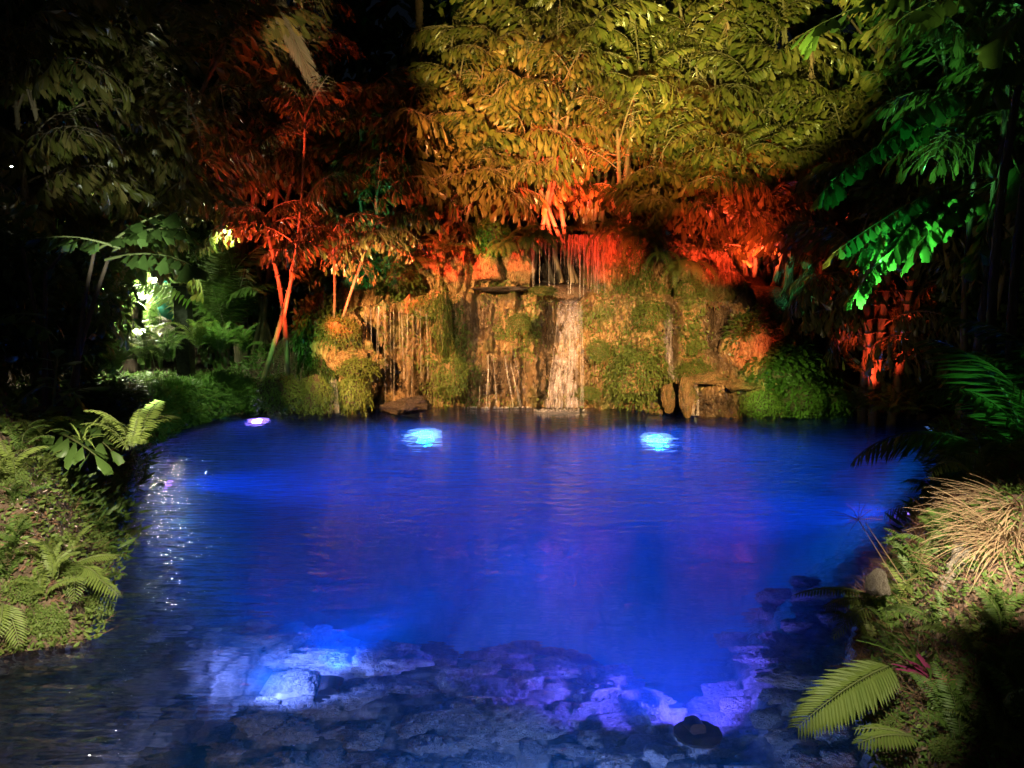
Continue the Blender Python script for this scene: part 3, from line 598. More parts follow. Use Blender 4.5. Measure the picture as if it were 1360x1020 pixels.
# curtain of thin streams over the brown left niche
t = thing('stream_curtain', 'curtain of thin streams over the brown niche left in the rock wall', 'water streams', P(520, 410, 13.45))
for k, px in enumerate([484, 492, 500, 503, 512, 518, 523, 530, 534, 541, 548, 553, 558, 566, 486, 510]):
    g = Geo(); rg = np.random.default_rng(k); z0 = P(px, 408+rg.uniform(-2, 10), 13.42); z1 = P(px+rg.uniform(-2, 2), rg.choice([505, 520, 470, 535]), 13.3); tt = np.linspace(0, 1, 12)[:, None]
    strand(g, np.array(z0)*(1-tt)+np.array(z1)*tt-np.array(t.location), rg.uniform(.010, .024), rg); link('stream', g.mesh('stream', [M_STREAM]), t)
t = thing('drip_curtain', 'red-lit dripping strands hanging in front of the dark cave', 'water streams', P(750, 320, 15.0))
for k in range(34):
    g = Geo(); rg = np.random.default_rng(100+k); px = 704+k*2.9+rg.uniform(-2, 2); z0 = P(px, 314+rg.uniform(-4, 8), 15.0+rg.uniform(-.1, .15)); long = rg.random() < .45 or px > 785; z1 = P(px+rg.uniform(-2, 2), rg.uniform(390, 402) if long else rg.uniform(335, 360), 14.95); tt = np.linspace(0, 1, 10)[:, None]
    strand(g, np.array(z0)*(1-tt)+np.array(z1)*tt-np.array(t.location), rg.uniform(.007, .016), rg); link('drip_strand', g.mesh('drip_strand', [M_STREAM]), t)
# reddish root bundle behind the strands, top half of the cave mouth
rt = thing('hanging_roots', 'bundle of red-lit roots hanging over the cave mouth', 'roots', P(770, 320, 15.1))
M_ROOT = plain_mat('root', (.25, .14, .09), (.45, .3, .2), 12, .8, .5, .01)
for k in range(60):
    rg = np.random.default_rng(200+k); px = rg.choice([rg.uniform(745, 800), rg.uniform(775, 822)]); z0 = P(px, 312, 15.1+rg.uniform(0, .15)); z1 = P(px+rg.uniform(-3, 3), rg.uniform(335, 395) if px > 780 else rg.uniform(325, 360), 15.08); tt = np.linspace(0, 1, 7)[:, None]; g = Geo()
    pp = np.array(z0)*(1-tt)+np.array(z1)*tt-np.array(rt.location)+rg.normal(0, .008, (7, 3)); g.tube(pp, np.linspace(.016, .005, 7)*rg.uniform(.6, 1.3), 4); link('root', g.mesh('root', [M_ROOT]), rt)
# foam where the falls land
def foam(px, py, rx, ry, n, label, seed):
    g = Geo(); rg = np.random.default_rng(seed); c = G(px, py)
    for k in range(n):
        a = rg.random()*6.28; r = rg.random()**.6; q = Vector((math.cos(a)*r*rx, math.sin(a)*r*ry, .0)); h = rg.uniform(.006, .022)
        vv, ff = rock_mesh(3, .35, 4); g.add(vv*h*rg.uniform(.5, 1.2)+np.array(q), ff)
    o = link('foam', g.mesh('foam', [M_FOAM]), None, c+Vector((0, 0, .003)), kind='stuff'); o['label'] = label; o['category'] = 'foam'
foam(744, 545, .5, .24, 170, 'white foam at the foot of the main waterfall', 1)
foam(665, 541, .7, .10, 110, 'thin line of foam under the dark rounded rock', 2)
foam(443, 547, .14, .07, 90, 'small white splash under the left spout', 3)
foam(923, 551, .12, .05, 70, 'small splash below the spring basin spout', 4)
# ------------------------------------------------------------------ stones on the shallow shelf
M_STN = plain_mat('shelf_stone', (.16, .16, .14), (.5, .47, .4), 5, .6, 1, .05)
def shelf_ok(x, y):
    d = float(shore_sd(x, y)); z = float(ground_z(x, y)); return d < -.1 and z > -.9
rg = np.random.default_rng(12); cnt = 0; pts = []
for k in range(9000):
    x, y = rg.uniform(-4.2, 2.3), rg.uniform(2.6, 5.7)
    if cnt > 290: break
    if any((x-a)**2+(y-b)**2 < (.07+.5*r)**2 for a, b, r in pts): continue
    if not shelf_ok(x, y): continue
    r = rg.uniform(.07, .19)*(.6 if x < -2 else 1); pts.append((x, y, r)); z = float(ground_z(x, y))
    o = link('stone', rock(M_STN, 40+cnt % 6, .45), POOL); o.location = (x, y, z+.0*r); o.scale = (r*rg.uniform(.8, 1.4), r*rg.uniform(.6, 1), r*rg.uniform(.5, .9)); o.rotation_euler = (rg.normal(0, .15), rg.normal(0, .15), rg.uniform(-.5, .5)); cnt += 1
# bigger slabs of the lit ledge, left of centre, and crinkled blocks at the bottom edge
def slab(px, py, w, l, h, seed, rz=0, z=-.35, tilt=0, m=M_STN):
    g_ = G(px, py, z); o = link('slab', rock(m, seed, .6), POOL); o.location = (g_.x, g_.y, float(ground_z(g_.x, g_.y))+h*.35); o.scale = (w, l, h); o.rotation_euler = (tilt, 0, rz)
M_SLB = plain_mat('pale_shelf_slab', (.16, .16, .16), (.46, .45, .42), 4, .6, .8, .05)
slab(430, 880, .42, .30, .22, 50, -.25, m=M_SLB); slab(500, 900, .30, .22, .2, 51, -.2, m=M_SLB); slab(380, 850, .22, .3, .2, 52, m=M_SLB); slab(460, 905, .34, .16, .16, 53, -.1, m=M_SLB)
for k in range(46):
    rg = np.random.default_rng(300+k); slab(905+rg.normal(0, 38), 985+rg.normal(0, 26), rg.uniform(.04, .13), rg.uniform(.03, .09), rg.uniform(.04, .12), 50+k % 4, rg.uniform(-2, 2), m=M_SLB)
# ================================================================== fronds
def curve3(L, e0, e1, n=12, side=0.0):
    """a rachis: starts at elevation e0, ends at e1 (radians), length L, along +X"""
    t = np.linspace(0, 1, n); e = e0+(e1-e0)*t**1.2; dx = np.cos(e)*L/(n-1); dz = np.sin(e)*L/(n-1)
    x = np.concatenate([[0], np.cumsum(dx[:-1])]); z = np.concatenate([[0], np.cumsum(dz[:-1])]); return np.stack([x, side*t*t*L, z], 1)
def at_t(c, t):
    k = np.asarray(t)*(len(c)-1); i = np.minimum(k.astype(int), len(c)-2); f = (k-i)[..., None]; return c[i]*(1-f)+c[i+1]*f, nrm(c[i+1]-c[i])
def fishtail_frond(seed, L=1.7, npin=8, leaf=.2, e0=.75, e1=-.75, dens=1.0, mats=None, skinny=False, gap=.10):
    rg = np.random.default_rng(seed); g = Geo(); c = curve3(L, e0, e1, 14, rg.normal(0, .08)); g.tube(c, np.linspace(.018, .005, 14)*L/1.7, 5, 1)
    ps = []; ds = []; ns = []; ss = []
    for k in range(npin):
        t = .22+.76*k/(npin-1)
        for sd in (-1, 1):
            p0, fw = at_t(c, np.array([min(1, t+sd*.015)])); p0, fw = p0[0], fw[0]
            Lp = L*.40*math.sin(math.pi*(.18+.74*t))*rg.uniform(.8, 1.15)*(1 if not skinny else .45)
            dirp = nrm(fw*.75+np.array([0, sd*1.0, 0])+np.array([0, 0, .1])); m = 6
            tt = np.linspace(0, 1, m)[:, None]; pc = p0+dirp*Lp*tt+np.array([0, 0, -.55])*Lp*tt**2; g.tube(pc, np.linspace(.006, .002, m), 3, 1)
            nl = max(2, int(Lp/gap*dens)); tl = (np.arange(nl)+.7)/nl
            pl, dl = at_t(pc, np.clip(tl, 0, 1)); q = np.where(np.arange(nl) % 2 == 0, 1, -1)[:, None]; lat = nrm(np.cross(dl, [0, 0, 1.]))
            d = dl*.5+lat*q*.42+np.array([0, 0, -.95])+rg.normal(0, .15, dl.shape)
            ps.append(pl); ds.append(d); ns.append(np.array([0, 0, .5])+dl*.9+lat*q*.3+rg.normal(0, .35, dl.shape)); ss.append(leaf*rg.uniform(.65, 1.25, nl))
    p, dir_, n_, s_ = map(np.concatenate, (ps, ds, ns, ss)); w = s_ > leaf*.95
    g.inst(T_FISH[0], p[w], dir_[w], n_[w], s_[w], 0, wsc=s_[w]*.72); g.inst(T_FISH[1], p[~w], dir_[~w], n_[~w], s_[~w], 0, wsc=s_[~w]*.9)
    return g.mesh('frond', mats or [M_PALM, M_STEM], False)
def comb_frond(seed, L=1.5, n=22, leaf=.26, e0=.8, e1=-.6, T_=None, mats=None, wide=1.0, droop=-.35, shape=None, fwd=.45):
    """simple feather: leaflets in two rows"""
    rg = np.random.default_rng(seed); g = Geo(); c = curve3(L, e0, e1, 14, rg.normal(0, .06)); g.tube(c, np.linspace(.012, .003, 14)*L/1.5, 4, 1)
    t = .1+.88*np.arange(n)/(n-1)
    for sd in (-1, 1):
        p, f = at_t(c, np.clip(t+sd*.005, 0, 1)); lat = np.cross(f, np.cross([0, 1., 0], f)); lat = np.array([0, 1., 0])*sd
        d = f*fwd+lat+np.array([0, 0, droop])*rg.uniform(.6, 1.4, (n, 1))+rg.normal(0, .06, (n, 3))
        s_ = leaf*(shape(t) if shape else np.sin(math.pi*(.12+.82*t))**.7)*rg.uniform(.9, 1.08, n)
        g.inst(T_ or T_NARROW, p, d, np.array([0, 0, 1.])+f*0, s_, 0, wsc=s_*wide)
    return g.mesh('frond', mats or [M_FERN, M_GSTEM], False)
FFR = [fishtail_frond(10+k, 1.8, 10, .275, .8, -.8-.1*k, 1.0) for k in range(5)]
FFS = [fishtail_frond(20+k, 1.5, 8, .20, .5, -.7, 1.0) for k in range(3)]
FERN = [comb_frond(30+k, 1.0, 26, .17, .9, -.7-.2*k, wide=1.6) for k in range(3)]
FERNY_ = [comb_frond(36+k, 1.0, 26, .17, .9, -.7-.2*k, mats=[M_FERNY, M_GSTEM], wide=1.6) for k in range(3)]
PLM = [comb_frond(40+k, 1.6, 34, .42, .8, -.5-.2*k, mats=[M_FERN, M_GSTEM], wide=.8, droop=-.5, fwd=.7) for k in range(3)]
DRYF = [comb_frond(50, 2.4, 60, .38, -.7, -1.5, mats=[leaf_mat('straw_leaf', [(.24, .2, .1), (.3, .26, .13), (.2, .15, .08)], .6, .3), M_STEM], wide=.6, droop=-.8, fwd=.9)]
CMB = [comb_frond(70+k, 1.7, 24, .30, .7, -.9, T_FISH[1], [M_PALM, M_STEM], 1.1, -.75, fwd=.35) for k in range(3)]
def stem_curve(p0, p1, bend, rg, n=9):
    t = np.linspace(0, 1, n)[:, None]; a, b = np.array(p0), np.array(p1); off = np.array([rg.normal(0, bend), rg.normal(0, bend), 0])
    return a*(1-t)+b*t+off*np.sin(t*math.pi)
def palm(label, base, stems, seed, fr=FFR, nf=9, fs=1.0, low=.4, group=None, spread=.35, r=.045, az=None, up=(-.25, .75), cat='palm tree', name='fishtail_palm', mat=None, rings=True):
    """clumping palm; stems: list of (px,py top, Y) or Vector tops"""
    rg = np.random.default_rng(seed); base = Vector(base); t = thing(name, label, cat, base, group)
    for i, tp in enumerate(stems):
        tp = Vector(tp); b0 = base+Vector((rg.normal(0, spread*.4), rg.normal(0, spread*.3), 0)); c = stem_curve(b0-base, tp-base, .1, rg)
        g = Geo(); rr = np.linspace(r*1.15, r*.6, len(c)); cc = np.repeat(c, 1, axis=0); g.tube(cc, rr, 8)
        if rings:
            L = np.linalg.norm(c[-1]-c[0])
            for q in np.arange(.15, L, .22):
                pp, dd = at_t(c, np.array([q/L])); g.tube(np.stack([pp[0]-dd[0]*.012, pp[0], pp[0]+dd[0]*.012]), [r*.9*1.1, r*1.12*1.1, r*.9*1.1], 8)
        link('trunk', g.mesh('trunk', [mat or M_STEM]), t)
        for k in range(nf):
            f = k/(max(1, nf-1)); tpos = 1-f*low; p, _ = at_t(c, np.array([tpos])); a = (rg.uniform(*az) if az else k*2.4+rg.uniform(-.4, .4)+i*1.3)
            e = up[1]+(up[0]-up[1])*f+rg.normal(0, .12); d = (math.cos(a)*math.cos(e), math.sin(a)*math.cos(e), math.sin(e))
            link('frond', fr[int(rg.integers(len(fr)))], t, mat=frame(p[0], d, sc=fs*rg.uniform(.75, 1.2), roll=rg.normal(0, .25)))
    return t
# ---- the mass of fishtail palms above the wall, lit yellow, their feet red
gy_ = lambda px, Y: P(px, 300, Y).xy
def base_at(px, Y, z=None): x = P(px, 300, Y).x; return Vector((x, Y, zg(x, Y) if z is None else z))
G1 = 'fishtail palms above the waterfall'
def tops(l): return [P(*q) for q in l]
palm('clump of red-footed fishtail palm trunks above the cave with a golden leaf mass', base_at(728, 16.4), tops([(640, 120, 16.2), (700, 60, 16.4), (735, 130, 16.3), (745, 20, 16.6), (690, 175, 16.0), (765, 90, 16.2)]), 1, nf=7, group=G1, spread=1.1, r=.05)
palm('fishtail palm with paired red trunks right of the cave and comb-like golden leaves', base_at(828, 16.2), tops([(820, 170, 15.8), (850, 90, 16.2), (840, 10, 16.6), (870, 190, 15.6)]), 2, nf=7, group=G1, spread=.3, r=.06, fr=FFR[:2]+CMB)
palm('fishtail palm at the left edge of the golden leaf mass, leaning over the dark gap', base_at(640, 16.8), tops([(600, 60, 16.8), (620, 150, 16.4), (590, 220, 16.2), (640, 20, 17)]), 3, nf=6, group=G1)
palm('green-yellow fishtail palm behind the fibrous hanging root at the upper right', base_at(930, 16.8), tops([(920, 40, 16.8), (950, 110, 16.4), (900, 150, 16.2), (960, 10, 17.0), (900, 90, 16.6)]), 4, nf=7, group=G1, fr=FFR+FFS+CMB)
palm('fishtail palm whose low dark red fronds arch over the spring basin', base_at(985, 16.0), tops([(960, 215, 15.6), (1010, 240, 15.4), (940, 290, 15.3), (1000, 320, 15.2)]), 5, nf=8, group=G1, az=(-2.9, -.2), fr=FFR[:2]+CMB)
palm('yellow-green fishtail palm at the right end of the lit mass, dark red beneath', base_at(1040, 16.4), tops([(1030, 60, 16.6), (1060, 130, 16.2), (1000, 150, 16.2), (1080, 180, 15.8), (1040, 0, 16.8)]), 6, nf=6, group=G1)
palm('tall fishtail palm behind the golden mass, its crown cut by the top edge', base_at(790, 17.6), tops([(780, -10, 17.4), (800, 60, 17.2), (830, -40, 17.6), (730, -30, 17.5)]), 7, nf=7, group=G1, fr=FFS+FFR[:1])
palm('tall fishtail palm at the back right whose crown leaves the top edge', base_at(980, 17.8), tops([(985, -20, 17.6), (900, -10, 17.5), (1050, -30, 17.8), (940, 30, 17.4)]), 8, nf=7, group=G1, fr=FFS+FFR[:1])
palm('short fishtail palm with a red-lit drooping crown left of the cave', base_at(612, 16.0), tops([(612, 262, 15.7), (640, 225, 15.8)]), 9, nf=6, group=G1, az=(-3, 0))
palm('short red fishtail palm between the cave and the dark gap at its right', base_at(905, 16.0), tops([(880, 250, 15.6), (930, 230, 15.6), (860, 300, 15.4)]), 10, nf=6, group=G1, az=(-3, 0))
# ---- left: the red-lit fishtail palm on its tuft at the water
t = palm('red-lit fishtail palm with two slim trunks rising from the tufted left shore', Vector((P(375, 480, 13.0).x, 13.0, .55)), [P(350, 290, 12.8), P(398, 325, 12.8)], 11, nf=5, spread=.6, r=.045, low=.08, fs=.8, up=(-.15, .3), fr=FFS)
palm('rounded red-orange fishtail frond head on a pale stalk beneath the hanging dry frond', P(370, 250, 12.7)-Vector((0, 0, 2.2)), [P(405, 150, 12.4)], 12, nf=8, fs=.55, spread=.05, r=.025, low=.1, up=(-.1, .8), az=(-3.0, -.1), fr=FFS)
palm('fishtail palm whose red sprays reach right toward the rock wall', P(430, 470, 13.4)-Vector((0, 0, .4)), [P(440, 300, 13.2), P(500, 295, 13.3)], 13, nf=7, fs=.7, spread=.1, r=.03, low=.15, up=(-.4, .3), az=(-2.6, .8), fr=FFS)
palm('low dim green fishtail palm in the dark middle distance left of the golden mass', base_at(500, 16.0), tops([(480, 190, 15.6), (540, 170, 15.6), (500, 260, 15.2)]), 14, nf=8, fs=1.0)
# ---- dark palms at the far left
palm('dark fishtail palm high at the upper left behind the lit lamps', base_at(70, 12.8), tops([(230, 120, 12), (300, 60, 12.4), (260, 220, 11.8), (180, 60, 12.5)]), 15, nf=8)
palm('dark fishtail palm at the left edge whose leaves mask the lamps', base_at(60, 10.5), tops([(40, 110, 10), (30, 250, 9.6), (10, 20, 10)]), 16, nf=8)
palm('dark fishtail palm behind the red-lit palm at the upper left', base_at(340, 15.5), tops([(330, 100, 15.2), (390, 40, 15.4), (310, 200, 15), (400, 180, 15.0)]), 17, nf=8)
# ---- right: green-lit fishtail palm, nearer, its trunks red at the foot
rt_ = palm('fishtail palm at the right with mottled red trunks standing in a fern tuft', base_at(1175, 12.2), tops([(1140, 330, 11.9), (1165, 250, 12.0), (1185, 330, 11.8), (1200, 200, 12.1), (1215, 330, 12.0)]), 18, nf=6, spread=.5, r=.075, fs=.9)
palm('dim fishtail palm in the dark right background behind the teal trunk', base_at(1090, 15.5), tops([(1090, 300, 15.2), (1130, 200, 15.4)]), 19, nf=8)
palm('dark fishtail palm filling the upper right corner', base_at(1300, 11.5), tops([(1300, 60, 11.2), (1340, 160, 11), (1250, 30, 11.4), (1350, 260, 11)]), 20, nf=8)
# ---- near palms whose leaflets can be told apart: leaflet objects
LEAFN = []
for k in range(4):
    g = Geo(); rg = np.random.default_rng(60+k); m = 9; nrow = 5
    # broad ribbed wedge with a ragged end
    a = np.linspace(-.42, .42, m)*(1+.1*rg.normal()); V = [(0, 0, 0)]
    for r_ in range(1, nrow+1):
        q = r_/nrow
        for j in range(m):
            rr = q*(1+(.12*rg.uniform(-1, 1) if r_ == nrow else 0)-(.25*abs(a[j])/.42 if r_ == nrow else .25*q*abs(a[j])/.42)); V.append((math.sin(a[j])*rr, math.cos(a[j])*rr, .02*(1 if j % 2 else -1)*q-.12*q*q))
    F = [(0, 1+j, 2+j) for j in range(m-1)]; F3 = [(x, z, y) for x, y, z in F]
    for r_ in range(nrow-1):
        for j in range(m-1): b_ = 1+r_*m+j; F3 += [(b_, b_+1, b_+m), (b_+1, b_+m+1, b_+m)]
    V = np.array(V)[:, [1, 0, 2]]; g.add(V, np.array(F3)); LEAFN.append(g.mesh('leaflet', [M_PALMD], True))
STEMN = {}
def near_frond(parent, p, d, L, n, leaf, seed, e0=.5, e1=-.6, hang=.7, roll=0, wide=1.0):
    """one frond with its leaflets as sub-parts; p local to the parent"""
    rg = np.random.default_rng(seed); c = curve3(L, e0, e1, 12, rg.normal(0, .1)); g = Geo(); g.tube(c, np.linspace(.014, .004, 12), 6)
    M = frame(p, d, roll=roll); f = link('frond', g.mesh('frond_stalk', [M_GSTEM]), parent, mat=M); Mi = M.to_3x3().inverted(); dn = np.array(Mi @ Vector((0, 0, -1)))
    for k in range(n):
        t_ = .25+.75*(k+.5)/n; sd = 1 if k % 2 else -1; q, fw = at_t(c, np.array([t_])); q, fw = q[0], fw[0]
        if k == n-1: dd = fw+dn*.2
        else: dd = fw*.55+np.array([0, sd, 0])*.8+dn*hang*rg.uniform(.5, 1.4)+rg.normal(0, .12, 3)
        s_ = leaf*rg.uniform(.7, 1.25)*(1 if t_ < .9 else 1.2); o = link('leaflet', LEAFN[int(rg.integers(4))], f, mat=frame(q, dd, up=tuple(-dn+fw*.3+rg.normal(0, .3, 3)), sc=s_))
    return f
def px_dir(a, b): return (P(*b)-P(*a)).normalized()
def near_palm(label, base, stems, fronds, seed, r=.03):
    rg = np.random.default_rng(seed); base = Vector(base); t = thing('fishtail_palm', label, 'palm tree', base)
    for tp in stems:
        c = stem_curve((rg.normal(0, .15), rg.normal(0, .1), 0), Vector(tp)-base, .12, rg); g = Geo(); g.tube(c, np.linspace(r, r*.5, len(c)), 7); link('trunk', g.mesh('trunk', [M_BARK]), t)
    for i, (a, b, n, leaf, hang) in enumerate(fronds):
        pa, pb = P(*a), P(*b); dv = pb-pa; L = dv.length*1.08
        near_frond(t, pa-base, dv, L, n, leaf, seed*50+i, .3, -.3, hang, rg.normal(0, .2))
    return t
near_palm('near fishtail palm at the left with bright pale green wedge leaves over the dark bank', (-3.9, 6.4, .35), [P(60, 360, 6.4), P(125, 335, 6.5), P(30, 330, 6.6), P(145, 340, 6.6)],
    [((130, 330, 6.5), (255, 318, 6.2), 22, .15, .6), ((140, 345, 6.5), (250, 362, 6.1), 18, .18, .8), ((160, 330, 6.4), (62, 322, 6.2), 16, .17, .7), ((150, 320, 6.4), (235, 290, 6.2), 16, .18, .4), ((150, 335, 6.6), (215, 300, 6.4), 10, .18, .5),
     ((60, 420, 6.2), (0, 425, 6.0), 7, .17, .5), ((20, 430, 6.2), (62, 445, 6.0), 6, .13, .5), ((80, 500, 6.0), (110, 560, 5.8), 8, .15, .5), ((60, 510, 6.0), (10, 560, 5.7), 8, .2, .5)], 5)
near_palm('low fishtail palm with grey-green wedge leaves on the left rock mound', P(60, 590, 5.3), [P(60, 540, 5.3)],
    [((60, 560, 5.3), (140, 570, 5.1), 12, .15, .3), ((60, 570, 5.3), (120, 610, 5.0), 12, .15, .6), ((55, 560, 5.3), (10, 610, 4.9), 9, .2, .5), ((60, 560, 5.3), (20, 545, 5.3), 9, .15, .4), ((60, 550, 5.3), (105, 520, 5.4), 9, .14, .3), ((70, 545, 5.3), (90, 480, 5.5), 9, .14, .3), ((65, 560, 5.3), (150, 600, 5.2), 9, .12, .5)], 6)
near_palm('fishtail palm at the right with two long fronds lit vivid green', (P(1290, 500, 8.8).x, 8.8, .4), [P(1320, 240, 8.8), P(1300, 190, 8.9), P(1340, 100, 8.8)],
    [((1290, 150, 8.8), (1112, 262, 8.2), 56, .20, 1.3), ((1270, 170, 8.8), (1130, 230, 8.5), 40, .19, 1.3), ((1310, 230, 8.8), (1165, 395, 7.9), 60, .19, 1.2), ((1300, 250, 8.8), (1185, 340, 8.1), 46, .19, 1.1), ((1300, 230, 8.8), (1160, 350, 8.0), 44, .17, 1.2), ((1320, 240, 8.8), (1240, 330, 8.2), 26, .26, .8), ((1270, 260, 8.8), (1150, 340, 8.3), 30, .22, .8),
     ((1300, 120, 8.8), (1200, 170, 8.4), 26, .26, .9), ((1330, 300, 8.6), (1350, 370, 8.0), 16, .24, .6), ((1340, 200, 8.8), (1360, 300, 8.2), 18, .26, .9), ((1330, 240, 8.8), (1280, 370, 8.2), 22, .22, .9)], 7, r=.05)
near_palm('overhead fishtail palm at the top right with large yellow-green ribbed leaves', (P(1400, 500, 6.4).x, 6.6, .4), [P(1400, 20, 6.6), P(1390, -60, 6.6), P(1420, 100, 6.6)],
    [((1390, -20, 6.6), (1110, 40, 6.3), 30, .22, .5), ((1390, -10, 6.6), (1230, 20, 6.1), 20, .26, .9), ((1400, 20, 6.6), (1330, 60, 6.0), 14, .30, 1.0), ((1400, 60, 6.6), (1310, 130, 6.2), 16, .22, .8), ((1400, -60, 6.6), (1180, -5, 6.5), 24, .2, .6), ((1400, 90, 6.6), (1290, 110, 6.3), 18, .2, .6), ((1420, 110, 6.6), (1330, 370, 6.0), 20, .2, .6)], 8, r=.05)
# ---- more trunks
def pole(label, a, b, r, seed, mat=None, name='palm_trunk', cat='palm tree'):
    rg = np.random.default_rng(seed); a = Vector(a); c = stem_curve((0, 0, 0), Vector(b)-a, .06, rg, 16); g = Geo(); rr = np.linspace(r, r*.8, 16)*(1+.05*rg.normal(size=16)); g.tube(c, rr, 10)
    L = np.linalg.norm(c[-1])
    for q in np.arange(.1, L, .16): pp, dd = at_t(c, np.array([q/L])); g.tube(np.stack([pp[0]-dd[0]*.012, pp[0], pp[0]+dd[0]*.012]), [r*.9, r*1.06, r*.9], 10)
    o = link(name, g.mesh(name, [mat or M_STEM]), None, a, label=label, category=cat); return o
pole('straight dark trunk rising out of the top edge left of the golden palms', base_at(556, 19), P(556, -60, 19), .11, 1, M_BARK)
pole('teal-lit trunk in the dark gap right of the red undergrowth', base_at(1048, 15.0), P(1052, 280, 15.0), .09, 2)
pole('slim red trunk just left of the teal-lit trunk', base_at(1030, 15.3), P(1026, 260, 15.3), .07, 3)
pole('thin trunk in the black gap at the right, barely lit', base_at(1110, 16), P(1095, 280, 16), .05, 4)
pole('short thick red trunk stump deep in the dark gap at the right', base_at(1088, 15.8), P(1088, 345, 15.8), .09, 5)
def rootstr(label, a, b, seed):
    rg = np.random.default_rng(seed); A_, B_ = P(*a), P(*b); t = np.linspace(0, 1, 12)[:, None]; c = np.array(A_)*(1-t)+np.array(B_)*t+rg.normal(0, .015, (12, 3)); g = Geo(); g.tube(c-np.array(B_), rg.uniform(.02, .04)*(1+.5*rg.normal(size=12)*.5), 6)
    for k in range(60):
        q = rg.random(); p0 = np.array(A_)*(1-q)+np.array(B_)*q-np.array(B_); g.tube(np.stack([p0, p0+np.array([rg.normal(0, .05), rg.normal(0, .05), -.15])]), .006, 3)
    link('flower_stalk', g.mesh('flower_stalk', [M_ROOT]), None, B_, label=label, category='flower stalk')
rootstr('brown fibrous stalk hanging at the top edge in the yellow-green leaves', (963, -30, 16.0), (965, 40, 15.9), 1)
rootstr('brown fibrous stalk hanging at the right end of the lit palms', (1078, 60, 15.4), (1078, 118, 15.3), 2)
# ---- dry palm frond hanging from the top
dp = thing('date_palm', 'dry straw-coloured palm frond hanging down from the top edge at the left', 'palm tree', base_at(300, 14.6))
tp = P(300, -190, 14.4)-dp.location
g = Geo(); g.tube(stem_curve((0, .5, 0), tp+Vector((0, .4, 0)), .05, RNG, 12), np.linspace(.14, .11, 12), 10); link('trunk', g.mesh('trunk', [M_BARK]), dp)
for k in range(9):
    a = k*2.4; link('frond', DRYF[0] if k % 3 == 0 else PLM[k % 3], dp, mat=frame(tp+Vector((0, .4, .1)), (math.cos(a), math.sin(a)*.8+.3, .7), sc=1.2))
pa, pb = P(335, -70, 13.4), P(430, 150, 12.9)
gdf = comb_frond(77, 1.0, 64, .19, .22, -.42, mats=[M_DRY, M_STEM], wide=.55, droop=0, fwd=1.6)
link('frond', comb_frond(77, (pb-pa).length, 84, .46, .30, -.30, mats=[leaf_mat('olive_straw_leaf', [(.26, .22, .12), (.34, .28, .17), (.2, .2, .08)], .6, .3), M_STEM], wide=.45, droop=-.1, fwd=2.6), dp, mat=frame(pa-dp.location, pb-pa, up=(0, -1, .3)))
link('frond', PLM[1], dp, mat=frame(tp+Vector((.1, .2, 0)), (.6, -.7, -.1), sc=.7))
